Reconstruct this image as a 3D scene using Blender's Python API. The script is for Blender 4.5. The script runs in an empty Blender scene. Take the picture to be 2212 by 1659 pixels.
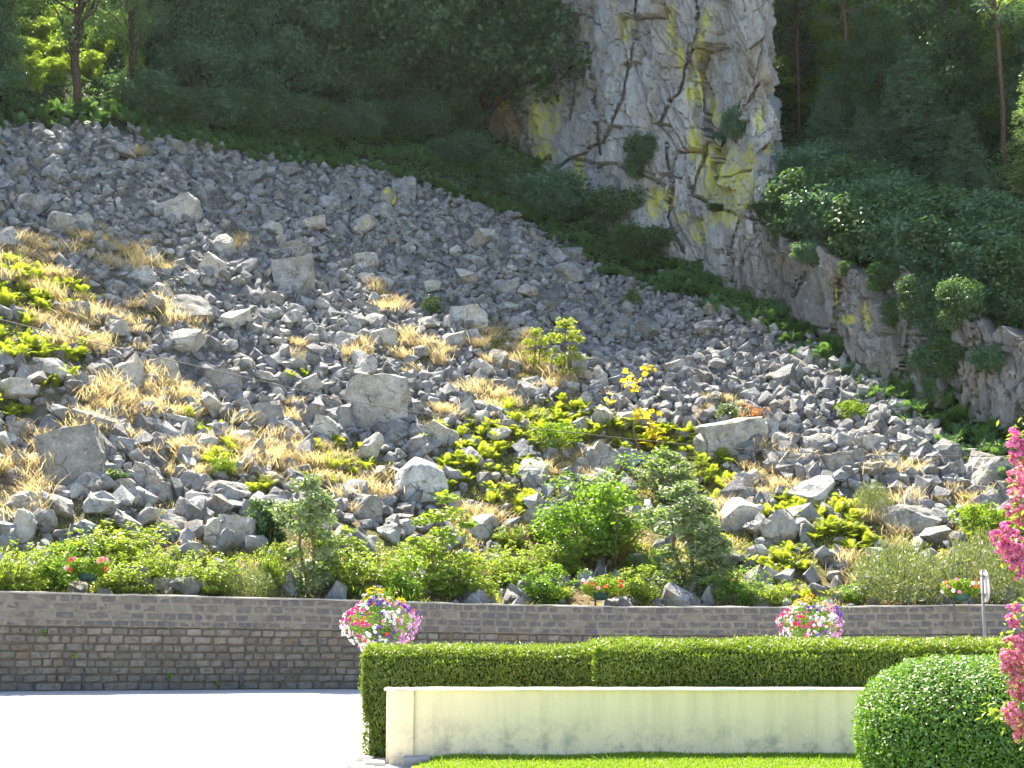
import bpy, bmesh, math, random
import numpy as np
from mathutils import Vector, Matrix, Euler

random.seed(7)
rng = np.random.default_rng(7)
scene = bpy.context.scene
COL = scene.collection
R = math.radians

# ------------------------------------------------------------------ camera
W, H, F = 2212.0, 1659.0, 3039.0          # the photograph's frame in the units measured on it
CX, CY = W / 2, H / 2
EYE = 2.5
PITCH = math.atan((1285 - CY) / F)
CP, SP = math.cos(PITCH), math.sin(PITCH)
cam = bpy.data.cameras.new('camera')
cam.sensor_width = 36.0
cam.lens = 36.0 * F / W
cam.clip_start = 0.1
cam.clip_end = 2000
camo = bpy.data.objects.new('camera', cam)
camo.location = (0, 0, EYE)
camo.rotation_euler = (R(90) + PITCH, 0, 0)
COL.objects.link(camo)
scene.camera = camo

# ------------------------------------------------------------------ sky, sun, exposure
SUN_AZ, SUN_EL = R(-24), R(59)            # azimuth measured from +Y (the hill) towards +X
world = bpy.data.worlds.new('World')
scene.world = world
world.use_nodes = True
wn = world.node_tree
wn.nodes.clear()
sky = wn.nodes.new('ShaderNodeTexSky')
sky.sky_type = 'NISHITA'
sky.sun_disc = False
sky.sun_elevation = SUN_EL
sky.sun_rotation = SUN_AZ
sky.air_density = 1.0
sky.dust_density = 1.2
sky.ozone_density = 1.0
bg = wn.nodes.new('ShaderNodeBackground')
bg.inputs['Strength'].default_value = 0.084
wo = wn.nodes.new('ShaderNodeOutputWorld')
wn.links.new(sky.outputs[0], bg.inputs[0])
wn.links.new(bg.outputs[0], wo.inputs[0])

SUNV = Vector((math.sin(SUN_AZ) * math.cos(SUN_EL), math.cos(SUN_AZ) * math.cos(SUN_EL), math.sin(SUN_EL)))
sl = bpy.data.lights.new('sun', 'SUN')
sl.energy = 5.0
sl.angle = R(0.55)
sl.color = (1.0, 0.92, 0.78)
so = bpy.data.objects.new('sun', sl)
so.rotation_euler = SUNV.to_track_quat('Z', 'Y').to_euler()
so.location = (-30, 60, 80)
COL.objects.link(so)

scene.view_settings.view_transform = 'Standard'
scene.view_settings.look = 'None'
scene.view_settings.gamma = 1.0
scene.view_settings.use_curve_mapping = False
scene.view_settings.exposure = 2.4
scene.render.engine = 'CYCLES'
cy = scene.cycles
cy.max_bounces = 6
cy.diffuse_bounces = 3
cy.glossy_bounces = 2
cy.transmission_bounces = 4
cy.transparent_max_bounces = 4
cy.caustics_reflective = False
cy.caustics_refractive = False
cy.sample_clamp_indirect = 8
cy.use_denoising = True
try:
    cy.denoiser = 'OPENIMAGEDENOISE'
    cy.denoising_prefilter = 'ACCURATE'
except Exception:
    pass

# ------------------------------------------------------------------ noise
def _hash(ix, iy, iz, s):
    h = (ix.astype(np.int64) * 374761393 + iy.astype(np.int64) * 668265263 + iz.astype(np.int64) * 2147483647 + s * 974634721) & 0xFFFFFFFF
    h = ((h ^ (h >> 13)) * 1274126177) & 0xFFFFFFFF
    h = ((h ^ (h >> 16)) * 2246822519) & 0xFFFFFFFF
    return (h ^ (h >> 15)) / 4294967295.0

def vnoise(P, f=1.0, s=0):
    Q = np.asarray(P, float) * f
    I = np.floor(Q).astype(np.int64)
    t = Q - I
    t = t * t * (3 - 2 * t)
    out = 0
    for dx in (0, 1):
        wx = t[:, 0] if dx else 1 - t[:, 0]
        for dy in (0, 1):
            wy = t[:, 1] if dy else 1 - t[:, 1]
            for dz in (0, 1):
                wz = t[:, 2] if dz else 1 - t[:, 2]
                out = out + wx * wy * wz * _hash(I[:, 0] + dx, I[:, 1] + dy, I[:, 2] + dz, s)
    return out * 2 - 1

def fbm(P, f=1.0, o=4, s=0, g=0.5):
    a, v = 1.0, 0
    for k in range(o):
        v = v + a * vnoise(P, f, s + k * 17)
        f *= 2.03
        a *= g
    return v

def cells(U, Vv, s=0):
    """F1, F2 and two hashes of the nearest jittered cell, on unit cells."""
    iu, iv = np.floor(U).astype(np.int64), np.floor(Vv).astype(np.int64)
    n = len(U)
    f1 = np.full(n, 9.0); f2 = np.full(n, 9.0)
    h1 = np.zeros(n); h2 = np.zeros(n); h3 = np.zeros(n); du = np.zeros(n); dv = np.zeros(n)
    z = np.zeros(n, np.int64)
    for a in (-1, 0, 1):
        for b in (-1, 0, 1):
            cu, cv = iu + a, iv + b
            pu = cu + 0.1 + 0.8 * _hash(cu, cv, z, s)
            pv = cv + 0.1 + 0.8 * _hash(cu, cv, z + 1, s)
            d = np.maximum(np.abs(U - pu), np.abs(Vv - pv)) * 0.75 + np.hypot(U - pu, Vv - pv) * 0.25
            near = d < f1
            f2 = np.where(near, f1, np.minimum(f2, d))
            h1 = np.where(near, _hash(cu, cv, z + 2, s), h1)
            h2 = np.where(near, _hash(cu, cv, z + 3, s), h2)
            h3 = np.where(near, _hash(cu, cv, z + 4, s), h3)
            du = np.where(near, U - pu, du)
            dv = np.where(near, Vv - pv, dv)
            f1 = np.where(near, d, f1)
    return f1, f2, h1, h2, h3, du, dv

# ------------------------------------------------------------------ mesh helpers
class Buf:
    """Collects vertices and faces; build() links them as ONE mesh object."""
    def __init__(s):
        s.V, s.F, s.T, s.n = [], [], [], 0
    def add(s, V, Fs, tint=None):
        V = np.asarray(V, float).reshape(-1, 3)
        for f in (Fs if isinstance(Fs, (list, tuple)) else [Fs]):
            f = np.asarray(f, np.int64)
            if len(f):
                s.F.append(f + s.n)
        s.V.append(V)
        s.T.append(np.full(len(V), 0.5) if tint is None else np.broadcast_to(np.asarray(tint, float), (len(V),)))
        s.n += len(V)
        return s
    def mesh(s, name, mats, smooth=False, extra=None):
        V = np.concatenate(s.V)
        me = bpy.data.meshes.new(name)
        me.vertices.add(len(V))
        me.vertices.foreach_set('co', V.ravel().astype(np.float32))
        tot = sum(f.size for f in s.F)
        npol = sum(len(f) for f in s.F)
        me.loops.add(tot)
        me.loops.foreach_set('vertex_index', np.concatenate([f.ravel() for f in s.F]).astype(np.int32))
        lens = np.concatenate([np.full(len(f), f.shape[1]) for f in s.F]).astype(np.int32)
        me.polygons.add(npol)
        me.polygons.foreach_set('loop_start', np.concatenate([[0], np.cumsum(lens)[:-1]]).astype(np.int32))
        me.polygons.foreach_set('use_smooth', np.full(npol, bool(smooth)))
        at = me.attributes.new('tint', 'FLOAT', 'POINT')
        at.data.foreach_set('value', np.concatenate(s.T).astype(np.float32))
        for k, v in (extra or {}).items():
            a = me.attributes.new(k, 'FLOAT', 'POINT')
            a.data.foreach_set('value', np.asarray(v, np.float32))
        me.update(calc_edges=True)
        me.validate()
        for m in (mats if isinstance(mats, (list, tuple)) else [mats]):
            me.materials.append(m)
        return me
    def build(s, name, mats, parent=None, smooth=False, extra=None):
        return link(name, s.mesh(name, mats, smooth, extra), parent)

def link(name, data, parent=None):
    o = bpy.data.objects.new(name, data)
    COL.objects.link(o)
    if parent is not None:
        o.parent = parent
    return o

def tag(o, label=None, cat=None, group=None, kind=None):
    for k, v in (('label', label), ('category', cat), ('group', group), ('kind', kind)):
        if v:
            o[k] = v
    return o

def thing(name, label, cat, loc=(0, 0, 0), rz=0, group=None):
    o = bpy.data.objects.new(name, None)
    o.empty_display_size = 0.3
    COL.objects.link(o)
    o.location = loc
    o.rotation_euler = (0, 0, rz)
    return tag(o, label, cat, group)

def copy_tree(o, parent=None):
    c = o.copy()
    COL.objects.link(c)
    if parent is not None:
        c.parent = parent
    for ch in KIDS.get(o.name, []):
        copy_tree(ch, c)
    return c
KIDS = {}

BOXF = np.array([[0, 3, 2, 1], [4, 5, 6, 7], [0, 1, 5, 4], [1, 2, 6, 5], [2, 3, 7, 6], [3, 0, 4, 7]])
def box(x0, x1, y0, y1, z0, z1):
    return np.array([[x0, y0, z0], [x1, y0, z0], [x1, y1, z0], [x0, y1, z0], [x0, y0, z1], [x1, y0, z1], [x1, y1, z1], [x0, y1, z1]], float), BOXF

def bevel_box_mesh(name, sx, sy, sz, bev, mat, seg=2):
    bm = bmesh.new()
    bmesh.ops.create_cube(bm, size=1)
    bmesh.ops.scale(bm, vec=(sx, sy, sz), verts=bm.verts)
    bmesh.ops.bevel(bm, geom=bm.edges[:], offset=bev, segments=seg, affect='EDGES', profile=0.6)
    me = bpy.data.meshes.new(name)
    bm.to_mesh(me)
    bm.free()
    me.materials.append(mat)
    return me

def tube(P, rad, n=7, cap=True):
    P = np.asarray(P, float)
    rad = np.broadcast_to(np.asarray(rad, float), (len(P),))
    T = np.gradient(P, axis=0)
    T /= np.linalg.norm(T, axis=1)[:, None] + 1e-9
    up = np.array([0.0, 0, 1]) if abs(T[0][2]) < 0.9 else np.array([1.0, 0, 0])
    A = np.cross(T, up); A /= np.linalg.norm(A, axis=1)[:, None] + 1e-9
    B = np.cross(T, A)
    th = np.linspace(0, 2 * math.pi, n, endpoint=False)
    V = (P[:, None, :] + rad[:, None, None] * (np.cos(th)[None, :, None] * A[:, None, :] + np.sin(th)[None, :, None] * B[:, None, :])).reshape(-1, 3)
    k = np.arange(len(P) - 1)[:, None] * n
    j = np.arange(n)[None, :]
    j2 = (j + 1) % n
    Fq = np.stack([k + j, k + j2, k + n + j2, k + n + j], -1).reshape(-1, 4)
    fs = [Fq]
    if cap:
        fs.append(np.array([list(range(n - 1, -1, -1)), [(len(P) - 1) * n + i for i in range(n)]]))
    return V, fs

def unit(v):
    return v / (np.linalg.norm(v, axis=-1, keepdims=True) + 1e-9)

def leaves(buf, C, N, L, Wd, tint, g=rng, fold=0.0, dirn=None):
    """Rhombic leaves at C, facing N (jittered by the caller), length L, width Wd."""
    n = len(C)
    if n == 0:
        return
    N = unit(N)
    r = dirn if dirn is not None else g.normal(size=(n, 3))
    a = unit(r - N * (r * N).sum(1)[:, None])
    b = np.cross(N, a)
    L = np.broadcast_to(np.asarray(L, float), (n,))[:, None]
    Wd = np.broadcast_to(np.asarray(Wd, float), (n,))[:, None]
    V = np.stack([C - a * L / 2, C + b * Wd / 2 - a * L * 0.06 + N * fold * L, C + a * L / 2, C - b * Wd / 2 - a * L * 0.06 + N * fold * L], 1).reshape(-1, 3)
    Fq = np.arange(4 * n).reshape(n, 4)
    buf.add(V, Fq, np.repeat(np.broadcast_to(np.asarray(tint, float), (n,)), 4))

def sphere_pts(n, g=rng):
    return unit(g.normal(size=(n, 3)))

# ------------------------------------------------------------------ materials
def nodes(name):
    m = bpy.data.materials.new(name)
    m.use_nodes = True
    t = m.node_tree
    t.nodes.clear()
    return m, t, t.nodes.new('ShaderNodeOutputMaterial')

def N(t, typ, **kw):
    n = t.nodes.new(typ)
    for k, v in kw.items():
        if k in n.inputs.keys():
            n.inputs[k].default_value = v
        else:
            setattr(n, k, v)
    return n

def noise(t, vec, scale, detail=5, rough=0.55, dist=0.0):
    n = N(t, 'ShaderNodeTexNoise')
    n.inputs['Scale'].default_value = scale
    n.inputs['Detail'].default_value = detail
    n.inputs['Roughness'].default_value = rough
    n.inputs['Distortion'].default_value = dist
    t.links.new(vec, n.inputs['Vector'])
    return n.outputs['Fac']

def ramp(t, fac, stops, interp='LINEAR'):
    n = N(t, 'ShaderNodeValToRGB')
    cr = n.color_ramp
    cr.interpolation = interp
    while len(cr.elements) > 1:
        cr.elements.remove(cr.elements[-1])
    for i, (p, c) in enumerate(stops):
        e = cr.elements[0] if i == 0 else cr.elements.new(p)
        e.position = p
        e.color = (c if len(c) == 4 else (*c, 1)) if isinstance(c, (tuple, list)) else (c, c, c, 1)
    t.links.new(fac, n.inputs[0])
    return n.outputs[0]

def mix(t, fac, a, b, mode='MIX'):
    n = N(t, 'ShaderNodeMix', data_type='RGBA', blend_type=mode)
    for sock, v in ((n.inputs[0], fac), (n.inputs[6], a), (n.inputs[7], b)):
        if hasattr(v, 'links') or isinstance(v, bpy.types.NodeSocket):
            t.links.new(v, sock)
        elif isinstance(v, (int, float)):
            sock.default_value = v
        else:
            sock.default_value = (*v, 1) if len(v) == 3 else v
    return n.outputs[2]

def mth(t, op, a, b=0.0, clamp=False):
    n = N(t, 'ShaderNodeMath', operation=op, use_clamp=clamp)
    for i, v in enumerate((a, b)):
        if isinstance(v, bpy.types.NodeSocket):
            t.links.new(v, n.inputs[i])
        else:
            n.inputs[i].default_value = v
    return n.outputs[0]

def attr(t, name):
    return N(t, 'ShaderNodeAttribute', attribute_name=name).outputs['Fac']

def wpos(t):
    return N(t, 'ShaderNodeNewGeometry').outputs['Position']

def bump(t, h, strength, dist):
    b = N(t, 'ShaderNodeBump')
    b.inputs['Strength'].default_value = strength
    b.inputs['Distance'].default_value = dist
    t.links.new(h, b.inputs['Height'])
    return b.outputs[0]

def principled(t, out, col, rough=0.85, nrm=None, spec=0.3):
    p = N(t, 'ShaderNodeBsdfPrincipled')
    if isinstance(col, bpy.types.NodeSocket):
        t.links.new(col, p.inputs['Base Color'])
    else:
        p.inputs['Base Color'].default_value = (*col, 1)
    if isinstance(rough, bpy.types.NodeSocket):
        t.links.new(rough, p.inputs['Roughness'])
    else:
        p.inputs['Roughness'].default_value = rough
    p.inputs['Specular IOR Level'].default_value = spec
    if nrm is not None:
        t.links.new(nrm, p.inputs['Normal'])
    t.links.new(p.outputs[0], out.inputs[0])
    return p

def leaf_mat(name, ca, cb, trans=0.42, gloss=0.05, rough=0.42, tcol=None):
    m, t, out = nodes(name)
    oi = N(t, 'ShaderNodeObjectInfo').outputs['Random']
    f = mth(t, 'ADD', mth(t, 'MULTIPLY', attr(t, 'tint'), 0.8), mth(t, 'MULTIPLY', oi, 0.25), True)
    c = mix(t, f, ca, cb)
    d = N(t, 'ShaderNodeBsdfDiffuse'); t.links.new(c, d.inputs[0])
    tr = N(t, 'ShaderNodeBsdfTranslucent')
    tc = mix(t, 0.55, c, tcol or (min(0.8, cb[0] * 1.45), min(0.8, cb[1] * 1.5), cb[2] * 0.5))
    t.links.new(tc, tr.inputs[0])
    ms = N(t, 'ShaderNodeMixShader'); ms.inputs[0].default_value = trans
    t.links.new(d.outputs[0], ms.inputs[1]); t.links.new(tr.outputs[0], ms.inputs[2])
    gl = N(t, 'ShaderNodeBsdfGlossy'); gl.inputs['Roughness'].default_value = rough
    m2 = N(t, 'ShaderNodeMixShader'); m2.inputs[0].default_value = gloss
    t.links.new(ms.outputs[0], m2.inputs[1]); t.links.new(gl.outputs[0], m2.inputs[2])
    t.links.new(m2.outputs[0], out.inputs[0])
    return m

def rock_mat(name, dark, mid, pale, lichen=0.0, strata=0.0, sc=1.0):
    m, t, out = nodes(name)
    P = wpos(t)
    oi = N(t, 'ShaderNodeObjectInfo').outputs['Random']
    rnd = mth(t, 'FRACT', mth(t, 'ADD', oi, attr(t, 'tint')))
    n1 = noise(t, P, 1.6 * sc, 7, 0.62)
    base = ramp(t, n1, [(0.28, dark), (0.5, mid), (0.72, pale)])
    base = mix(t, 1.0, base, ramp(t, rnd, [(0.0, 0.72), (0.5, 1.0), (1.0, 1.22)]), 'MULTIPLY')
    ocf = ramp(t, noise(t, P, 0.9 * sc, 5, 0.6), [(0.56, 0.0), (0.68, 0.55)])
    base = mix(t, ocf, base, (0.27, 0.20, 0.115))
    spots = ramp(t, noise(t, P, 5.5 * sc, 4, 0.7), [(0.60, 0.0), (0.68, 0.8)])
    base = mix(t, spots, base, (0.46, 0.46, 0.43))
    dk = ramp(t, noise(t, P, 3.1 * sc, 6, 0.7), [(0.30, 0.75), (0.42, 0.0)])
    base = mix(t, dk, base, (0.075, 0.072, 0.068))
    if lichen:
        yl = mth(t, 'MULTIPLY', ramp(t, noise(t, P, 1.3 * sc, 6, 0.65), [(0.50, 0.0), (0.57, 1.0)]), lichen)
        base = mix(t, yl, base, (0.50, 0.44, 0.03))
    wv = N(t, 'ShaderNodeVectorMath', operation='ADD'); nd = N(t, 'ShaderNodeTexNoise'); nd.inputs['Scale'].default_value = 1.1; nd.inputs['Detail'].default_value = 4
    t.links.new(P, nd.inputs['Vector']); t.links.new(P, wv.inputs[0]); t.links.new(nd.outputs['Color'], wv.inputs[1])
    vo = N(t, 'ShaderNodeTexVoronoi', feature='DISTANCE_TO_EDGE'); vo.inputs['Scale'].default_value = 1.05 * sc; t.links.new(wv.outputs[0], vo.inputs['Vector'])
    ck = ramp(t, vo.outputs['Distance'], [(0.0, 0.0), (0.018, 1.0)])
    ck = mth(t, 'MAXIMUM', ck, ramp(t, noise(t, P, 1.7 * sc, 3, 0.5), [(0.50, 1.0), (0.60, 0.0)]))
    base = mix(t, ck, (0.10, 0.095, 0.088), base)
    fine = noise(t, P, 9 * sc, 8, 0.7)
    base = mix(t, 1.0, base, ramp(t, fine, [(0.3, 0.72), (0.7, 1.25)]), 'MULTIPLY')
    h = mth(t, 'ADD', mth(t, 'ADD', mth(t, 'MULTIPLY', n1, 0.6), mth(t, 'MULTIPLY', fine, 0.55)), mth(t, 'MULTIPLY', ck, 0.35))
    principled(t, out, base, 0.9, bump(t, h, 1.0, 0.16), 0.25)
    return m

def plain(name, col, rough=0.6, spec=0.3, vary=0.15, sc=6, bmp=0.0):
    m, t, out = nodes(name)
    P = wpos(t)
    f = noise(t, P, sc, 5, 0.6)
    c = mix(t, 1.0, col, ramp(t, f, [(0.25, 1 - vary), (0.75, 1 + vary)]), 'MULTIPLY')
    principled(t, out, c, rough, bump(t, f, bmp, 0.02) if bmp else None, spec)
    return m

M = {}
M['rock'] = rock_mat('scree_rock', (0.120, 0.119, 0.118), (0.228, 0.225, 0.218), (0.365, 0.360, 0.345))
M['boulder'] = rock_mat('sunlit_boulder_rock', (0.20, 0.19, 0.165), (0.36, 0.34, 0.30), (0.50, 0.475, 0.425))  # paler and warmer than the scree: sunlight put into the rock colour
M['boulder_white'] = rock_mat('white_boulder_rock', (0.24, 0.24, 0.25), (0.42, 0.42, 0.42), (0.6, 0.6, 0.58))
M['boulder_yellow'] = rock_mat('lichen_boulder_rock', (0.14, 0.13, 0.12), (0.25, 0.24, 0.2), (0.36, 0.35, 0.3), 1.0)
M['bark'] = plain('bark', (0.075, 0.055, 0.042), 0.95, 0.1, 0.4, 8, 0.6)
M['pine_bark'] = plain('pine_bark', (0.13, 0.08, 0.055), 0.95, 0.1, 0.4, 8, 0.6)
M['twig'] = plain('twig', (0.13, 0.095, 0.06), 0.9, 0.1, 0.3, 8)
M['dead_wood'] = plain('dead_wood', (0.42, 0.38, 0.33), 0.9, 0.1, 0.2, 8)
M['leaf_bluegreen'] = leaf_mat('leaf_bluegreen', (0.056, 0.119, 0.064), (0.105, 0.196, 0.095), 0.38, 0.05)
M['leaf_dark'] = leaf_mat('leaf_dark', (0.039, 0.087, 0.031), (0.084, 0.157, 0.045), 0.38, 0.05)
M['leaf_lit'] = leaf_mat('leaf_lit', (0.135, 0.240, 0.024), (0.270, 0.360, 0.045), 0.5, 0.05)  # brighter yellow-green puts sunlight into the leaf colour
M['needle'] = leaf_mat('needle', (0.048, 0.105, 0.064), (0.105, 0.182, 0.109), 0.3, 0.04)
M['needle_light'] = leaf_mat('needle_light', (0.084, 0.168, 0.070), (0.182, 0.266, 0.112), 0.4, 0.04)
M['bracken'] = leaf_mat('bracken_leaf', (0.055, 0.125, 0.038), (0.11, 0.2, 0.055), 0.4, 0.03)
M['fern'] = leaf_mat('fern_leaf', (0.12, 0.19, 0.02), (0.31, 0.35, 0.045), 0.5, 0.03)
M['shrub'] = leaf_mat('shrub_leaf', (0.05, 0.14, 0.012), (0.185, 0.31, 0.026), 0.45, 0.04, 0.35)
M['silver'] = leaf_mat('silver_leaf', (0.085, 0.15, 0.05), (0.26, 0.33, 0.14), 0.40, 0.07, 0.40)
M['bramble'] = leaf_mat('bramble_leaf', (0.07, 0.15, 0.015), (0.28, 0.36, 0.045), 0.45, 0.035, 0.35)
M['broom'] = leaf_mat('broom_leaf', (0.075, 0.12, 0.03), (0.2, 0.23, 0.075), 0.36, 0.05)
M['yellow_leaf'] = leaf_mat('yellow_leaf', (0.36, 0.27, 0.02), (0.55, 0.44, 0.03), 0.5, 0.04)
M['orange_leaf'] = leaf_mat('orange_leaf', (0.26, 0.09, 0.03), (0.36, 0.16, 0.05), 0.5, 0.04)
M['hedge'] = leaf_mat('hedge_leaf', (0.07, 0.13, 0.008), (0.185, 0.255, 0.018), 0.42, 0.05, 0.4)
M['bush'] = leaf_mat('round_bush_leaf', (0.060, 0.156, 0.014), (0.150, 0.270, 0.031), 0.36, 0.07, 0.45)
M['dry_grass'] = leaf_mat('dry_grass', (0.34, 0.255, 0.125), (0.68, 0.57, 0.34), 0.45, 0.03, 0.5, (0.84, 0.67, 0.29))
M['lawn_grass'] = leaf_mat('lawn_grass', (0.1, 0.19, 0.012), (0.22, 0.31, 0.022), 0.45, 0.03)
M['turf'] = leaf_mat('turf_leaf', (0.15, 0.18, 0.035), (0.36, 0.36, 0.085), 0.5, 0.03)
M['dry_stalk'] = leaf_mat('dry_stalk', (0.16, 0.08, 0.035), (0.28, 0.16, 0.07), 0.3, 0.03)

# ------------------------------------------------------------------ terrain
def smooth(x):
    x = np.clip(x, 0, 1)
    return x * x * (3 - 2 * x)

_wx = np.array([-60, -34, -20, -13.7, -9, -4.6, -1, 2.9, 9, 16, 24, 34, 60.0])
_wy = np.array([10, 24, 33.4, 37.6, 40.3, 42.6, 44.0, 45.0, 45.4, 44.6, 42.2, 37.5, 24.0])
_wz = np.array([2.9, 2.85, 2.72, 2.6, 2.46, 2.34, 2.22, 2.13, 2.12, 2.2, 2.33, 2.4, 2.5])
_dx = np.linspace(-60, 60, 961)
def _sm(y):
    v = np.interp(_dx, _wx, y)
    k = np.ones(25) / 25
    return np.convolve(np.pad(v, 12, mode='edge'), k, 'valid')
_dwy, _dwz = _sm(_wy), _sm(_wz)
def Yw(X): return np.interp(X, _dx, _dwy)
def Zt(X): return np.interp(X, _dx, _dwz)            # top of the stone wall
WALL_H = 2.6
def Zroad(X, Y):
    return (Zt(X) - WALL_H) * smooth((Y - 22) / np.maximum(Yw(X) - 22, 1))

_pt = np.array([-5, 0, 0.3, 1.5, 4, 10, 30, 55, 75, 110, 300.0])
_pz = np.array([-0.6, -0.4, -0.35, -0.1, 0.85, 4.0, 17.4, 34.4, 46.0, 56.0, 70.0])
def z0(X, Y):
    X = np.asarray(X, float); Y = np.asarray(Y, float)
    t = Y - Yw(X)
    P = np.stack([X.ravel(), Y.ravel(), np.zeros(X.size)], 1)
    rough = (fbm(P, 0.16, 3, 5) * 0.55 + fbm(P, 0.5, 2, 9) * 0.22).reshape(X.shape)
    return Zt(X) + np.interp(t, _pt, _pz) + rough * smooth((t - 0.8) / 4)

CLIFF = None
def zt(X, Y):
    z = z0(X, Y)
    if CLIFF is None:
        return z
    X = np.asarray(X, float); Y = np.asarray(Y, float)
    yc = np.interp(X, CLIFF[0], CLIFF[1])
    big = 28 * smooth((X + 3.0) / 5) * (1 - smooth((X - 10.5) / 2.5))
    low = 4.6 * smooth((X - 10) / 2.5)
    st = big + low
    back = 1.5 + st * 0.17
    return z + st * smooth((Y - yc - back) / (0.8 + st * 0.12))

def ray(x, y):
    xr, yr = (x - CX) / F, (CY - y) / F
    return np.array([xr, CP - yr * SP, SP + yr * CP])

def project(X, Y, Z):
    dz = np.asarray(Z) - EYE
    f = Y * CP + dz * SP
    return CX + F * X / f, CY - F * (-Y * SP + dz * CP) / f

def hit(x, y, fn=None):
    """Where the ground lies behind a point measured on the photograph."""
    d = ray(x, y)
    s = np.arange(34, 190, 0.1)
    P = s[:, None] * d
    zz = (fn or zt)(P[:, 0], P[:, 1])
    b = np.nonzero((P[:, 2] + EYE < zz) & (P[:, 1] > Yw(P[:, 0]) + 0.4))[0]
    k = b[0] if len(b) else len(s) - 1
    return np.array([P[k, 0], P[k, 1], zz[k]])

CB = [(960, 285), (1050, 305), (1150, 345), (1250, 440), (1350, 492), (1450, 545), (1560, 600), (1650, 650), (1800, 745), (1950, 825), (2100, 872), (2212, 915), (2350, 965)]
CBP = np.array([hit(*p, fn=z0) for p in CB])
_o = np.argsort(CBP[:, 0])
CLIFF = (np.concatenate([[-60], CBP[_o, 0], [60]]), np.concatenate([[CBP[_o[0], 1] + 3], CBP[_o, 1], [CBP[_o[-1], 1] - 10]]))

SCREE_TOP = np.array([(-600, 215), (0, 268), (180, 272), (300, 290), (420, 312), (600, 345), (830, 378), (960, 420), (1080, 462), (1150, 492), (1240, 545), (1300, 592), (1400, 625), (1500, 652), (1600, 690), (1700, 725), (1800, 770), (1900, 830), (2000, 920), (2100, 990), (2212, 1050), (2800, 1200)], float)
def scree_top(x): return np.interp(x, SCREE_TOP[:, 0], SCREE_TOP[:, 1])
FOREST = np.array([(-600, 190), (0, 235), (300, 258), (600, 292), (850, 300), (1000, 290), (1100, 320)], float)

# vegetation zones of the slope, each centred where it grows
DRY = [(825, 650, 40, 26), (905, 765, 62, 34), (1075, 745, 48, 46), (310, 560, 80, 26), (285, 335, 34, 22), (200, 525, 60, 24), (515, 515, 20, 26), (190, 725, 110, 38), (420, 690, 40, 26), (330, 680, 60, 22), (300, 862, 90, 44), (250, 905, 70, 40), (625, 900, 28, 30), (945, 910, 40, 22), (1130, 775, 40, 36), (1060, 865, 55, 30), (790, 1035, 36, 28), (590, 1000, 70, 46), (660, 980, 60, 36), (530, 955, 60, 36), (35, 1030, 45, 80), (110, 940, 66, 18), (790, 1085, 40, 22), (1235, 850, 50, 30), (1240, 1010, 60, 36), (1920, 1130, 60, 46), (1650, 1050, 60, 36), (1700, 980, 50, 26), (2090, 1080, 46, 26), (1830, 1250, 26, 50), (1935, 1005, 44, 26), (1560, 890, 70, 22), (60, 560, 70, 46), (120, 620, 70, 30), (1010, 1120, 50, 24), (700, 1020, 40, 30), (400, 880, 50, 30), (380, 1000, 60, 34), (1540, 1120, 40, 30), (1150, 815, 50, 24), (650, 760, 26, 20), (770, 770, 30, 20)]
GREEN = [(1170, 895, 120, 22), (1040, 950, 112, 30), (1240, 925, 80, 26), (1400, 960, 84, 32), (1050, 1010, 90, 24), (1110, 1085, 52, 26), (725, 1010, 66, 46), (60, 640, 84, 36), (20, 735, 46, 46), (110, 770, 60, 24), (180, 640, 40, 18), (60, 595, 60, 24), (480, 1000, 40, 28), (1540, 1045, 52, 46), (1780, 1120, 80, 34), (1795, 1165, 66, 22), (1700, 1220, 66, 26), (250, 1065, 34, 22), (560, 1062, 30, 18), (1320, 940, 70, 22), (950, 1035, 60, 24), (1480, 960, 50, 24), (120, 830, 30, 16), (430, 930, 40, 20), (1690, 1130, 40, 40), (1850, 1190, 50, 24), (30, 880, 40, 26), (640, 820, 24, 10), (930, 1070, 40, 18)]
def zone(px, py, blobs):
    v = np.zeros(np.shape(px))
    for (x, y, a, b) in blobs:
        v = np.maximum(v, 1.25 - ((px - x) / a) ** 2 - ((py - y) / b) ** 2)
    return np.clip(v, 0, 1)

def ground_masks(X, Y, Z):
    px, py = project(X, Y, Z)
    st = scree_top(px)
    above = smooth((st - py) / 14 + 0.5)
    dry = zone(px, py, DRY) * (1 - above)
    gre = zone(px, py, GREEN) * (1 - above)
    low = smooth((py - 1035 - 0.05 * (1106 - px) * 0) / 120) * (1 - above)
    left = smooth((520 - px) / 420) * smooth((py - 520) / 130) * 0.6
    mid = smooth((py - 850) / 160) * 0.6 * smooth((1750 - px) / 250)
    cen = 0.88 * smooth((px - 830) / 160) * smooth((1780 - px) / 160) * smooth((py - 860 - 0.10 * np.abs(px - 1250)) / 60)
    soil = np.clip(np.maximum.reduce([dry * 0.9, gre, low, left, mid, cen]), 0, 1) * (1 - above)
    return above, dry, gre, soil, px, py

xs = np.arange(-72, 72.1, 0.6)
ys = np.arange(0, 1.0001, 1 / 210.0)
GX = np.repeat(xs[None, :], len(ys), 0)
GY = Yw(GX) + 0.22 + (ys[:, None] ** 1.15) * 150
GZ = zt(GX, GY)
ab, dr, gr, soil, _, _ = ground_masks(GX, GY, GZ)
nx, ny = len(xs), len(ys)
ii = np.arange(ny - 1)[:, None] * nx + np.arange(nx - 1)[None, :]
TF = np.stack([ii, ii + 1, ii + nx + 1, ii + nx], -1).reshape(-1, 4)

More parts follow.
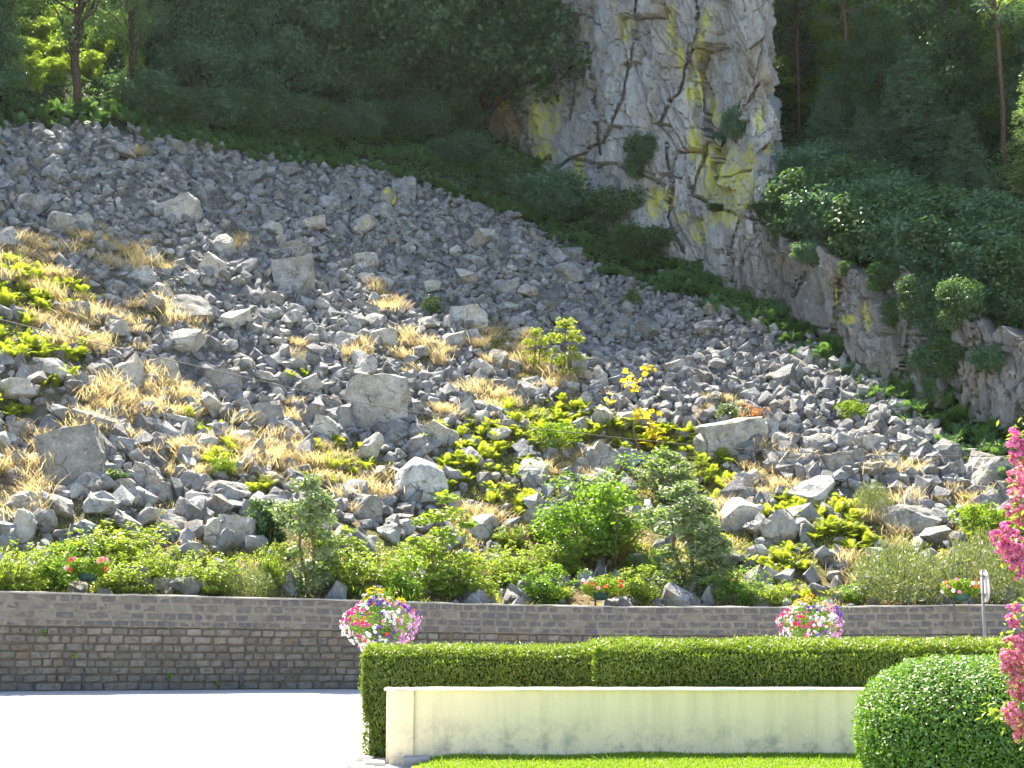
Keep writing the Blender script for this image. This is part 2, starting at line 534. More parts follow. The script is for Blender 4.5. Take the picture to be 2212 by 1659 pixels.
m, t, out = nodes('hillside_ground'); P = wpos(t)
n1 = noise(t, P, 2.2, 7, 0.65); n2 = noise(t, P, 0.5, 5, 0.6); n3 = noise(t, P, 11, 5, 0.7)
stone = ramp(t, n1, [(0.3, (0.07, 0.068, 0.066)), (0.7, (0.22, 0.21, 0.20))])
earth = ramp(t, n1, [(0.3, (0.065, 0.048, 0.028)), (0.52, (0.15, 0.11, 0.055)), (0.7, (0.26, 0.2, 0.10))])
moss = ramp(t, n3, [(0.3, (0.035, 0.055, 0.012)), (0.7, (0.10, 0.12, 0.022))])
earth = mix(t, ramp(t, n2, [(0.42, 0.0), (0.58, 0.8)]), earth, moss)
c = mix(t, attr(t, 'soil'), stone, earth)
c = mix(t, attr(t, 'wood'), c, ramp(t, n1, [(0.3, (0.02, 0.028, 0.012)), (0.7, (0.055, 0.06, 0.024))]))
principled(t, out, c, 0.95, bump(t, mth(t, 'ADD', n1, n3), 0.8, 0.12), 0.1)
M['ground'] = m
b = Buf().add(np.stack([GX, GY, GZ], -1).reshape(-1, 3), TF)
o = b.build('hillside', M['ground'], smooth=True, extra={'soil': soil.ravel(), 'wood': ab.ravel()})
tag(o, 'steep hillside of scree, dry soil and woodland behind the stone wall', None, kind='structure')

# road in front of the wall (a sheet that follows the bend of the wall)
m, t, out = nodes('road_surface'); P = wpos(t)
a1 = noise(t, P, 30, 4, 0.7); a2 = noise(t, P, 0.6, 5, 0.6)
c = mix(t, 1.0, ramp(t, a1, [(0.3, (0.33, 0.32, 0.30)), (0.7, (0.47, 0.455, 0.43))]), ramp(t, a2, [(0.3, 0.9), (0.7, 1.08)]), 'MULTIPLY')
principled(t, out, c, 0.9, bump(t, a1, 0.3, 0.006), 0.2)
M['road'] = m
rx = np.arange(-72, 72.1, 1.0)
rt = np.linspace(0, 1, 40)
RX = np.repeat(rx[None, :], 40, 0)
RY = -12 + rt[:, None] * (Yw(RX) + 0.5 + 12)
RZ = Zroad(RX, RY)
ii = np.arange(39)[:, None] * len(rx) + np.arange(len(rx) - 1)[None, :]
o = Buf().add(np.stack([RX, RY, RZ], -1).reshape(-1, 3), np.stack([ii, ii + 1, ii + len(rx) + 1, ii + len(rx)], -1).reshape(-1, 4)).build('road', M['road'], smooth=True)
tag(o, 'sun bleached pale road running along the foot of the stone wall', None, kind='structure')
# land sheet out to the horizon
o = Buf().add(np.array([[-1500, -1500, -1.2], [1500, -1500, -1.2], [1500, 1500, -1.2], [-1500, 1500, -1.2]]), np.array([[0, 1, 2, 3]])).build('ground', plain('far_ground', (0.09, 0.10, 0.05), 0.95, 0.1, 0.3, 0.2))
tag(o, 'land around the road out to the horizon', None, kind='structure')

# ------------------------------------------------------------------ cliffs
for nm, tone in (('cliff', (1, 1, 1)), ('brown_cliff', (0.55, 0.45, 0.32)), ('shaded_cliff', (0.6, 0.59, 0.58))):  # grey dark tone puts the trees' shade into the lower band's colour
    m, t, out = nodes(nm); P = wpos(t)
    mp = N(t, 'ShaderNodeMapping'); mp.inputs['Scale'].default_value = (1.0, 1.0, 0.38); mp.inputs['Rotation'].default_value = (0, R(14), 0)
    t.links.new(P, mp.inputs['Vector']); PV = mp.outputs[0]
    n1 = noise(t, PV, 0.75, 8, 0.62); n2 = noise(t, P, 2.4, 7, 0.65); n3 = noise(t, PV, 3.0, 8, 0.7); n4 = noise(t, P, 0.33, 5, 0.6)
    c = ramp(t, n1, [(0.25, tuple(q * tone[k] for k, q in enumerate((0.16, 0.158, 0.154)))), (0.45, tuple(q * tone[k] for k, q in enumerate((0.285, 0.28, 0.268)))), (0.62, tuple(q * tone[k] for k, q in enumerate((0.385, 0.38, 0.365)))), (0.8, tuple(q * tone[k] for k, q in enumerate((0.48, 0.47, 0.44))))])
    c = mix(t, ramp(t, n4, [(0.5, 0.0), (0.64, 0.45)]), c, (0.30, 0.235, 0.155))
    c = mix(t, ramp(t, n3, [(0.33, 0.7), (0.43, 0.0)]), c, (0.10, 0.095, 0.085))
    c = mix(t, ramp(t, n2, [(0.58, 0.0), (0.68, 0.5)]), c, (0.52, 0.52, 0.50))
    lf = mth(t, 'MULTIPLY', attr(t, 'lichen'), ramp(t, noise(t, PV, 2.8, 9, 0.75), [(0.42, 0.0), (0.54, 1.0)]), True)
    lf = mth(t, 'MULTIPLY', lf, 0.85)
    c = mix(t, lf, c, (0.47, 0.45, 0.04))
    principled(t, out, c, 0.92, bump(t, mth(t, 'ADD', mth(t, 'MULTIPLY', n3, 0.7), mth(t, 'MULTIPLY', n2, 0.5)), 1.0, 0.25), 0.2)
    M[nm] = m

LICHEN = [(1415, 440, 20, 40), (1350, 60, 14, 40), (1450, 60, 10, 60), (1640, 260, 12, 30), (1560, 380, 60, 70), (1175, 330, 30, 30), (1510, 180, 16, 60), (1085, 185, 24, 56), (1040, 238, 16, 24), (1165, 255, 26, 60), (1200, 215, 18, 16), (1195, 268, 16, 30), (1250, 392, 16, 66), (1512, 100, 12, 70), (1525, 40, 10, 30), (1470, 120, 8, 40), (1600, 385, 38, 60), (1540, 340, 34, 40), (1565, 470, 42, 24), (1500, 310, 16, 50), (1545, 240, 14, 40), (1440, 430, 20, 28), (1874, 682, 11, 34), (1832, 690, 20, 12), (1808, 640, 7, 34), (1620, 340, 10, 40), (1660, 320, 14, 14), (1600, 440, 44, 16), (1510, 500, 20, 30), (1490, 200, 12, 40), (1475, 470, 20, 16)]

CRACKS = [[(1185, 375), (1260, 330), (1310, 305), (1345, 210), (1370, 90), (1380, -40)], [(1245, 345), (1330, 352), (1395, 380), (1440, 400)], [(1420, 265), (1470, 195), (1500, 90), (1515, -40)], [(1440, 310), (1452, 400), (1440, 470), (1480, 545)], [(1500, 425), (1560, 452), (1640, 475), (1705, 492)], [(1545, 400), (1560, 300), (1600, 250), (1640, 180)], [(1275, 120), (1290, 240), (1302, 330)], [(1222, 60), (1245, 170), (1232, 262)], [(1130, 255), (1142, 330), (1180, 372)], [(1515, 130), (1522, 200), (1530, 300), (1500, 420)], [(1820, 575), (1815, 640), (1797, 720)], [(1966, 640), (1962, 760), (1950, 815)], [(2100, 690), (2112, 820)], [(1740, 585), (1715, 640)], [(1600, 470), (1580, 540), (1590, 610)]]
def crack_dist(px, py, L_):
    best = np.full(np.shape(px), 1e9)
    q_ = np.stack([np.ravel(px), np.ravel(py), np.ravel(px) * 0], 1)
    wx_ = px + (4 * fbm(q_, 0.03, 4, 71)).reshape(np.shape(px)); wy_ = py + (4 * fbm(q_, 0.035, 4, 72)).reshape(np.shape(px))
    for (x0, y0), (x1, y1) in zip(L_[:-1], L_[1:]):
        dx_, dy_ = x1 - x0, y1 - y0
        u_ = np.clip(((wx_ - x0) * dx_ + (wy_ - y0) * dy_) / (dx_ * dx_ + dy_ * dy_), 0, 1)
        best = np.minimum(best, np.hypot(wx_ - x0 - u_ * dx_, wy_ - y0 - u_ * dy_))
    return best

def cliff(name, base, heights, lean, label, sd, res_s, res_h, cell=1.0, amp=1.0, jag=0.0, mat='cliff'):
    base = np.asarray(base, float)
    seg = np.r_[0, np.cumsum(np.hypot(*np.diff(base[:, :2], axis=0).T))]
    ns, nh = int(seg[-1] / res_s), int(max(heights) / res_h)
    s = np.linspace(0, seg[-1], ns)
    bx, by, bz = (np.interp(s, seg, base[:, k]) for k in range(3))
    k = max(3, int(1.2 / res_s)); ker = np.ones(k) / k
    pad = lambda v: np.convolve(np.pad(v, (k // 2, k - 1 - k // 2), mode='edge'), ker, 'valid')
    bx, by, bz = pad(bx), pad(by), pad(bz)
    hh = np.interp(s, seg, heights)
    tx, ty = np.gradient(bx), np.gradient(by)
    ln = np.hypot(tx, ty); nxn, nyn = ty / ln, -tx / ln          # outward, to the road
    v = np.linspace(0, 1, nh)
    S = np.repeat(s[None, :], nh, 0); 
    top = hh + jag * vnoise(np.stack([s, s * 0, s * 0], 1), 0.5, sd) + 0.4 * jag * vnoise(np.stack([s, s * 0, s * 0], 1), 1.7, sd + 1)
    Hh = v[:, None] * top[None, :] - 1.5
    fs, fh = S.ravel(), Hh.ravel()
    P3 = np.stack([fs, fh, fs * 0], 1)
    wob = fbm(P3, 0.22, 3, sd + 40) * 0.55
    ang = 0.22
    u = fs * math.cos(ang) + fh * math.sin(ang) + wob; w = -fs * math.sin(ang) + fh * math.cos(ang) + wob * 0.5
    D = np.zeros(len(fs))
    for (cu, cv, a, g, gw, q) in ((4.2, 8.5, 0.9, 0.8, 0.03, 1), (1.7, 3.9, 0.60, 0.55, 0.05, 2), (0.75, 1.9, 0.34, 0.30, 0.08, 3), (0.34, 0.85, 0.15, 0.11, 0.12, 4)):
        cu *= cell; cv *= cell
        f1, f2, h1, h2, h3, du, dv = cells(u / cu + 7.3 * q, w / cv + 3.1 * q, sd + q)
        D += amp * a * ((h1 - 0.5) + (h2 - 0.5) * 1.5 * du + (h3 - 0.6) * 1.3 * dv)
        D -= amp * g * np.clip(1 - (f2 - f1) / gw, 0, 1) * (h2 * 0.8 + 0.35)
    D += fbm(P3, 0.8, 4, sd + 60) * 0.16 * amp + fbm(P3, 0.09, 2, sd + 80) * 0.9 * amp
    D = D.reshape(S.shape)
    D = D * 0.78
    X = bx[None, :] + nxn[None, :] * D
    Y = by[None, :] + nyn[None, :] * D - nyn[None, :] * 0 
    Y = Y + lean * (Hh + 1.5)
    Z = bz[None, :] + Hh
    # close the mass: a top that runs back into the hill
    back = 6.0
    X = np.vstack([X, X[-1] - nxn * back * 0.5, X[-1] - nxn * back]); Y = np.vstack([Y, Y[-1] + abs(back) * 0.5, Y[-1] + back]); Z = np.vstack([Z, Z[-1] + 0.4, Z[-1] - 2.0])
    n2 = nh + 2
    px, py = project(X, Y, Z)
    for ln_ in CRACKS:
        cd = crack_dist(px, py, ln_)
        Y = Y + 0.7 * np.clip(1 - cd / 3.0, 0, 1) ** 0.7
    lich = zone(px, py, LICHEN)
    ii = np.arange(n2 - 1)[:, None] * ns + np.arange(ns - 1)[None, :]
    Fq = np.stack([ii, ii + 1, ii + ns + 1, ii + ns], -1).reshape(-1, 4)
    o = Buf().add(np.stack([X, Y, Z], -1).reshape(-1, 3), Fq).build(name, M[mat], extra={'lichen': lich.ravel()})
    return tag(o, label, None, kind='structure')

def shift(p, dx, dy, dz=0): return (p[0] + dx, p[1] + dy, p[2] + dz)
B = {k: CBP[i] for i, k in enumerate([c[0] for c in CB])}
mainb = [shift(B[1150], -2.6, 7.5, 2), shift(B[1150], -1.2, 2.6, 0.6), B[1150], shift(B[1250], 0, 0.3), B[1350], shift(B[1450], 0, -0.2), B[1560], shift(B[1650], -0.4, -0.3), shift(B[1650], 1.5, 0.4, 1), shift(B[1650], 2.1, 4, 3), shift(B[1650], 2.3, 10, 6)]
cliff('cliff', mainb, [38] * len(mainb), 0.15, 'tall pale rock face with yellow lichen rising above the scree', 11, 0.075, 0.075)  # height above the view raised so the face shades the right scree
lowb = [shift(B[1650], -1.2, 0.3, -.5), shift(B[1650], 0.6, -0.9, -.6), shift(B[1800], 0, -1.3, -.8), shift(B[1950], 0, -1.3, -.8), shift(B[2100], 0, -1.2, -.8), shift(B[2212], 0, -1.3, -.8), shift(B[2350], 0, -1.3, -.8), shift(B[2350], 8, -5.3, -3.8)]
cliff('rock_outcrop', lowb, [6.4, 6.6, 6.8, 6.3, 6.2, 6.4, 6.6, 6.6], 0.12, 'lower broken rock band at the foot of the wooded slope', 23, 0.075, 0.075, 0.75, 0.9, 0.9, 'shaded_cliff')
leftb = [shift(B[960], -4, 3.4), shift(B[960], -0.4, 1.6), shift(B[1050], 0, 1.2), shift(B[1150], -0.9, 1.6), shift(B[1150], 0.6, 5)]
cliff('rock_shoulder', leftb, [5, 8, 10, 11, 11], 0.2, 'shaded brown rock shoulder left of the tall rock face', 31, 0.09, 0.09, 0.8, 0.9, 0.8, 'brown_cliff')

# ------------------------------------------------------------------ landmarks and labels
USED = {}
LAND = [('the big square boulder', 815, 870), ('the white rounded boulder', 900, 1040), ('the tilted square boulder', 150, 990), ('the dark banded block', 630, 595), ('the yellow leaved sapling', 1370, 890), ('the lit slab boulder', 1595, 945), ('the pointed boulder', 1690, 1145), ('the yellow lichened rock', 832, 425), ('the round bright shrub', 1285, 1090), ('the long tilted slab', 385, 455), ('the pair of green saplings', 1195, 760), ('the road sign', 2120, 1265), ('the wide flat outcrop', 1960, 1130), ('the far right dark boulder', 2150, 1030), ('the left flower planter', 190, 1225), ('the middle flower planter', 1295, 1270), ('the small pine seedling', 932, 660), ('the tall silvery sapling', 660, 1150), ('the broad broom bush', 1950, 1235), ('the rectangular block', 505, 1150), ('the hanging bush', 1592, 270), ('the reddish pine trunk', 1838, 200), ('the bushy conifer', 1955, 330), ('the bare pine trunk', 2155, 300), ('the tall bare trunk', 155, 120), ('the broad blue-green tree', 430, 130), ('the wide dark tree', 790, 150), ('the brown rock shoulder', 1040, 220), ('the yellow streaked rock', 1870, 680)]
def direction(dx, dy):
    a = math.degrees(math.atan2(-dy, dx)) % 360
    return ['right of', 'up and right of', 'above', 'up and left of', 'left of', 'down and left of', 'below', 'down and right of'][int((a + 22.5) // 45) % 8]
PENDING = {}
def place_label(o, adj, x, y, plural):
    """Name the thing by the nearest landmark; finish_labels() ranks those that share one."""
    best = min(LAND, key=lambda l: math.hypot(x - l[1], (y - l[2]) * 1.25) if math.hypot(x - l[1], y - l[2]) > 22 else 1e9)
    dx, dy = x - best[1], y - best[2]
    PENDING.setdefault((adj, direction(dx, dy), best[0], plural), []).append((math.hypot(dx, dy), o))
ORD = ['nearest', 'second nearest', 'third nearest', 'fourth nearest']
def finish_labels():
    for (adj, dr_, ln, plural), L in PENDING.items():
        L.sort(key=lambda q: q[0])
        for i, (d, o) in enumerate(L):
            if i < 4:
                o['label'] = '%s, %s %s %s' % (adj, ORD[i], dr_, ln) if len(L) > 1 else '%s %s %s' % (adj, dr_, ln)
            else:
                o['label'] = '%s, one of several farther %s %s' % (adj, dr_, ln)
            o['group'] = plural

# ------------------------------------------------------------------ rocks
def rock_mesh(name, seed, kind='chunk', cuts=9, lo=0.28, hi=0.44, rough=0.03, sub=3, mat=None, strata=0.0):
    g = np.random.default_rng(seed)
    bm = bmesh.new()
    if kind == 'block':
        bmesh.ops.create_cube(bm, size=1.0)
        bmesh.ops.subdivide_edges(bm, edges=bm.edges[:], cuts=2 ** sub + 1, use_grid_fill=True)
    else:
        bmesh.ops.create_icosphere(bm, subdivisions=sub + 1, radius=0.5)
    bmesh.ops.triangulate(bm, faces=bm.faces[:])
    V = np.array([v.co[:] for v in bm.verts])
    if kind != 'block':
        V *= 1.18
    for k in range(cuts):
        n = unit(g.normal(size=3))
        d = g.uniform(lo, hi)
        if kind == 'block':
            d = g.uniform(0.46, 0.66)
        e = V @ n - d
        V = np.where((e > 0)[:, None], V - n * (e * 0.97)[:, None], V)
    nn = unit(V)
    V = V + nn * (fbm(V + seed, 2.6, 3, seed) * rough * 1.6 + fbm(V + seed, 8, 2, seed + 3) * rough * 0.7)[:, None]
    if strata:
        V = V + nn * (np.sign(np.sin(V[:, 2] * 26 + fbm(V, 3, 2, seed) * 2)) * strata * np.clip(fbm(V, 2.5, 2, seed + 9) + 0.4, 0, 1))[:, None]
    ext = V.max(0) - V.min(0)
    V = (V - (V.max(0) + V.min(0)) / 2) / ext
    for v, p in zip(bm.verts, V):
        v.co = p
    me = bpy.data.meshes.new(name)
    bm.to_mesh(me)
    bm.free()
    me.materials.append(mat or M['rock'])
    return me

CH = [rock_mesh('rock_chunk', 100 + i, 'chunk', 11 + i % 4, 0.26, 0.42, 0.035, 2) for i in range(9)]
BLK = [rock_mesh('rock_block', 200 + i, 'block', 6 + i % 3, 0, 0, 0.04, 2) for i in range(6)]
def recol(me, mat):
    c = me.copy(); c.materials.clear(); c.materials.append(mat); return c
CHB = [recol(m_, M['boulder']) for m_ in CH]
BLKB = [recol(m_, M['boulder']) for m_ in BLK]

def tilt_mat(x, y, z, tilt, yaw, lean=0.0):
    return (Matrix.Rotation(tilt, 3, 'Y') @ Matrix.Rotation(lean, 3, 'X') @ Matrix.Rotation(yaw, 3, 'Z')).to_euler()

# the boulders that stand out: x, y, w, h on the photograph, kind, tilt (deg), yaw, lean, material, label
big1 = rock_mesh('big_boulder', 311, 'block', 2, 0, 0, 0.04, 3, M['boulder'], 0.006)
big2 = rock_mesh('tilted_boulder', 317, 'block', 0, 0, 0, 0.028, 3, M['boulder'])
big3 = rock_mesh('white_boulder', 331, 'chunk', 8, 0.36, 0.46, 0.02, 3, M['boulder_white'])
band = rock_mesh('banded_block', 341, 'block', 4, 0, 0, 0.012, 3, M['rock'], 0.012)
slabm = rock_mesh('slab_boulder', 351, 'block', 5, 0, 0, 0.04, 3, M['boulder'], 0.01)
outc = rock_mesh('outcrop', 361, 'chunk', 12, 0.26, 0.42, 0.03, 3, M['boulder'], 0.012)
lich = [recol(CH[3], M['boulder_yellow']), recol(BLK[2], M['boulder_yellow'])]
NB = [
 (815, 872, 136, 126, big1, -4, 8, 0, 'biggest square grey boulder with an upright cracked front face'),
 (150, 992, 128, 132, big2, -16, 22, -6, 'large tilted square boulder with a smooth shaded front and dry grass on top'),
 (900, 1042, 122, 110, big3, 10, 30, 0, 'rounded boulder, much whiter than all others around it'),
 (630, 596, 90, 76, band, -12, 34, 0, 'dark blue-grey banded block with layered front on the upper scree'),
 (1590, 945, 160, 82, slabm, -9, 28, 8, 'long boulder with a sunlit top and dark right end, above the hedge'),
 (1690, 1146, 82, 84, CHB[1], -22, 40, 0, 'pointed triangular grey boulder standing among bright ferns'),
 (2150, 1025, 84, 86, BLKB[1], 24, 30, 0, 'brown-grey dark boulder beside the pink blossom at the slope foot'),
 (505, 1152, 84, 70, BLKB[0], 4, 16, -10, 'rectangular block with a pale top and shaded front above the brambles'),
 (305, 1040, 72, 72, BLKB[2], 20, 40, 0, 'tilted cube shaped boulder right of the big tilted square one'),
 (385, 455, 92, 60, slabm, -26, 24, 0, 'long slab tilted up to the right on the upper left scree'),
 (390, 740, 94, 58, CHB[4], -6, 10, 0, 'broad grey boulder with dry grass on both sides, left of centre'),
 (292, 594, 90, 50, CHB[2], 4, 0, 0, 'broad dark smooth boulder lying flat on the upper left scree'),
 (455, 574, 60, 62, CHB[0], 0, 20, 0, 'pyramid shaped grey rock left of the leaning dark rock'),
 (526, 575, 58, 56, CH[5], 26, 60, 0, 'dark rock leaning to the left beside the pyramid shaped rock'),
 (97, 800, 84, 54, CHB[6], 2, 0, 0, 'wide mossy topped boulder first in the row of four on the left'),
 (206, 806, 56, 48, CHB[3], 0, 20, 0, 'small rounded boulder second in the row of four on the left'),
 (272, 810, 62, 58, BLKB[3], 4, 30, 0, 'squarish boulder third in the row of four on the left'),
 (352, 800, 60, 56, BLKB[4], -8, 50, 0, 'grey boulder last in the row of four on the left'),
 (480, 826, 76, 60, BLKB[5], -14, 38, 0, 'block with a bright slanting top under the overhead wire'),
 (562, 900, 90, 54, BLKB[0], -12, 24, 0, 'pale slab boulder with a pitted top left of the biggest boulder'),
 (1090, 622, 68, 46, CH[7], 0, 30, 0, 'dark pyramid rock in the shaded middle of the scree'),
 (832, 428, 40, 50, lich[0], 8, 0, 0, 'yellow lichened rock low against a leaning grey slab'),
 (868, 402, 58, 72, CH[2], 24, 50, 0, 'tall grey slab leaning over the yellow lichened rock'),
 (1010, 686, 86, 58, BLKB[1], 6, 30, 0, 'broad pale topped boulder at the edge of the shade'),
 (962, 700, 50, 36, CHB[5], -14, 10, 0, 'small bright wedge of rock left of the broad pale topped boulder'),
 (1226, 596, 72, 60, CH[8], 4, 20, 0, 'large dark rock near the upper right edge of the scree'),
 (826, 730, 58, 40, BLKB[3], 2, 20, 0, 'neat square block between two tufts of golden grass'),
 (976, 738, 56, 48, CHB[7], 0, 0, 0, 'rounded mottled boulder with a bleached stick beside it'),
 (1040, 800, 52, 52, CHB[8], -20, 10, 0, 'pointed pale rock behind the grass right of centre'),
 (205, 918, 112, 46, slabm, 18, 12, 14, 'long flat bright slab behind the tilted square boulder'),
 (42, 1144, 50, 80, BLKB[2], 18, 40, 0, 'upright slab leaning left at the lower left edge'),
 (86, 1128, 54, 66, CHB[1], 24, 10, 0, 'leaning grey rock right of the upright slab'),
 (8, 1170, 44, 56, CHB[2], 10, 0, 0, 'rock cut by the left edge of the picture above the brambles'),
 (388, 916, 78, 36, slabm, 14, 10, 0, 'long narrow block sloping down to the right in dry grass'),
 (1044, 1142, 82, 58, CHB[3], -4, 60, 0, 'wide dark hollow fronted rock behind the dry stalks'),
 (1772, 960, 62, 48, CHB[4], -8, 0, 0, 'bright pale rock at the shadow edge right of the long boulder'),
 (1816, 1004, 64, 52, BLKB[4], -10, 30, 0, 'squarish pale rock among golden grass on the right'),
 (1710, 1000, 70, 48, CHB[0], -14, 50, 0, 'grey wedge with a bright left face, right of the long boulder'),
 (1880, 960, 60, 42, BLKB[5], -10, 60, 0, 'grey block in half shade on the right of the scree'),
 (1930, 1000, 46, 46, CHB[6], 0, 0, 0, 'pale rounded rock with two upright ribs on the right'),
 (1960, 1126, 140, 66, outc, 8, 10, 10, 'wide flat broken outcrop sloping right above the broom bushes'),
 (1600, 1112, 76, 86, CHB[7], 30, 0, 0, 'dark mossy rock left of the pointed boulder'),
 (1762, 1062, 110, 84, CHB[5], 22, 40, 0, 'large shaded mossy boulder under green ferns on the right'),
 (1640, 1200, 54, 44, CHB[8], 0, 30, 0, 'small whitish rock with grass below the pointed boulder'),
 (838, 1152, 52, 46, CHB[2], 16, 20, 0, 'bright little boulder left of the bramble bank in the centre'),
 (790, 1098, 64, 66, BLKB[1], 12, 50, 0, 'blunt brown-grey boulder with grass hanging from its top'),
 (346, 1266, 44, 38, CHB[0], -28, 20, 0, 'bright wedge of rock just behind the wall top'),
 (384, 1264, 46, 38, CHB[4], 14, 60, 0, 'dark little rock beside the bright wedge behind the wall'),
 (372, 1142, 72, 48, CHB[6], -16, 10, 0, 'bright rock left of the rectangular block above the brambles'),
 (456, 1152, 32, 66, BLKB[3], 4, 20, 0, 'upright narrow block touching the left of the rectangular one'),
 (420, 1190, 44, 36, BLKB[4], 12, 50, 0, 'small pale rock below the upright narrow block'),
 (478, 1066, 110, 52, outc, 10, 30, 8, 'wide broken pale rock below the dry grass bank on the left'),
 (610, 1100, 60, 40, CHB[8], 10, 0, 0, 'pale rock left of the tall silvery sapling top'),
 (640, 1052, 60, 36, CHB[1], -12, 0, 0, 'small pale rock under the dry grass bank'),
 (860, 935, 70, 50, recol(CH[6], M['rock']), 20, 10, 0, 'blue-grey spotted rock at the right foot of the biggest boulder'),
 (940, 940, 90, 60, CHB[0], 4, 40, 0, 'mossy brown boulder right of the blue-grey spotted rock'),
 (700, 930, 60, 60, BLKB[2], 12, 20, 0, 'upright grey slab left of the biggest boulder'),
 (1530, 960, 70, 60, CHB[3], -10, 30, 0, 'whitish rock at the left end of the long boulder'),
 (2030, 1160, 46, 36, CHB[2], 0, 0, 0, 'small grey rock above the right broom bush'),
 (1245, 790, 40, 60, BLK[5], 0, 30, 0, 'upright dark flat slab behind the pair of saplings'),
 (1360, 905, 90, 40, CHB[7], -6, 20, 0, 'low pale rock behind the yellow leaved sapling'),
 (1310, 995, 80, 60, slabm, 34, 10, 0, 'slanting mossy log shaped rock above the round shrub'),
]
ROCK_XY = []
def set_rock(o, x, y, w, h, tilt=0, yaw=0, lean=0, sink=0.28, depth=0.9):
    p = hit(x, y + h * 0.36)
    mpp = float(np.hypot(p[1], p[2] - EYE)) / F
    sx, sz = w * mpp * 1.06, h * mpp * 1.12
    sy = (sx + sz) / 2 * depth
    o.scale = (sx, sy, sz)
    o.rotation_euler = tilt_mat(0, 0, 0, R(tilt), R(yaw), R(lean))
    o.location = (p[0], p[1] + sy * 0.30, p[2] + sz * (0.5 - sink) + sy * 0.06)
    ROCK_XY.append((p[0], p[1] + sy * 0.3, max(sx, sy) * 0.5))
    return p
for (x, y, w, h, me, ti, ya, le, lab) in NB:
    o = link('boulder', me)
    set_rock(o, x, y, w, h, ti, 0, le)
    o.rotation_euler = tilt_mat(0, 0, 0, R(ti), R(ya * 0.35), R(le))
    tag(o, lab, 'boulder', 'boulders lying on the scree slope')
    if me is slabm or me is outc:
        o['label'] = lab

# mid-sized rocks, each an object
N_MID = 300 - len(NB)
cand = []
gx = np.random.default_rng(5)
while len(cand) < N_MID * 3:
    x = gx.uniform(-20, 2240); y = gx.uniform(330, 1180)
    if y < scree_top(np.array([x]))[0] + 14:
        continue
    p = hit(x, y)
    _, dry, gre, so_, px, py = (float(q) for q in ground_masks(np.array(p[0]), np.array(p[1]), np.array(p[2])))
    if gx.random() < so_ * 0.6:
        continue
    cand.append((x, y, p))
cnt = 0
for (x, y, p) in cand:
    if cnt >= N_MID:
        break
    size = float(np.clip(gx.lognormal(-0.22, 0.28), 0.55, 1.4))
    if any((p[0] - q[0]) ** 2 + ((p[1] - q[1]) * 0.9) ** 2 < (q[2] * 0.75 + size * 0.42) ** 2 for q in ROCK_XY):
        continue
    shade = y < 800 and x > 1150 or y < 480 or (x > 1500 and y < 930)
    pool = (CH + BLK) if shade else (CHB + BLKB)  # shaded zone takes the darker rock colour, sunlit zone the paler one
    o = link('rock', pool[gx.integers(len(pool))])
    o.scale = (size * gx.uniform(0.9, 1.25), size * gx.uniform(0.75, 1.1), size * gx.uniform(0.55, 0.85))
    o.rotation_euler = (gx.normal(0, 0.35) - 0.35, gx.normal(0, 0.4), gx.uniform(0, 6.28))
    o.location = (p[0], p[1], p[2] + size * 0.20)
    ROCK_XY.append((p[0], p[1], size * 0.5))
    tag(o, None, 'rock')
    big = 'big ' if size > 1.15 else ('small ' if size < 0.75 else '')
    place_label(o, big + ('shaded grey rock' if shade else 'sunlit pale rock'), x, y, 'rocks of the shaded upper scree' if shade else 'rocks of the sunlit lower scree')
    cnt += 1

# the rest of the scree: thousands of angular stones, one object
frag = []
for i in range(26):
    g = np.random.default_rng(900 + i)
    bm = bmesh.new()
    pts = g.uniform(-0.5, 0.5, (16, 3)) if i % 2 else sphere_pts(15, g) * 0.55 * g.uniform(0.75, 1.0, (15, 1))
    for q in pts:
        bm.verts.new(q)
    r = bmesh.ops.convex_hull(bm, input=bm.verts[:])
    bmesh.ops.delete(bm, geom=list({v for v in bm.verts if not v.link_faces}), context='VERTS')
    bmesh.ops.triangulate(bm, faces=bm.faces[:])
    bm.verts.index_update()
    frag.append((np.array([v.co[:] for v in bm.verts]), np.array([[v.index for v in f.verts] for f in bm.faces])))
    bm.free()

def rot_mats(n, g, spread=1.0):
    q = g.normal(size=(n, 4)); q /= np.linalg.norm(q, axis=1)[:, None]
    w, x, y, z = q.T
    return np.stack([1 - 2 * (y * y + z * z), 2 * (x * y - z * w), 2 * (x * z + y * w), 2 * (x * y + z * w), 1 - 2 * (x * x + z * z), 2 * (y * z - x * w), 2 * (x * z - y * w), 2 * (y * z + x * w), 1 - 2 * (x * x + y * y)], 1).reshape(n, 3, 3)

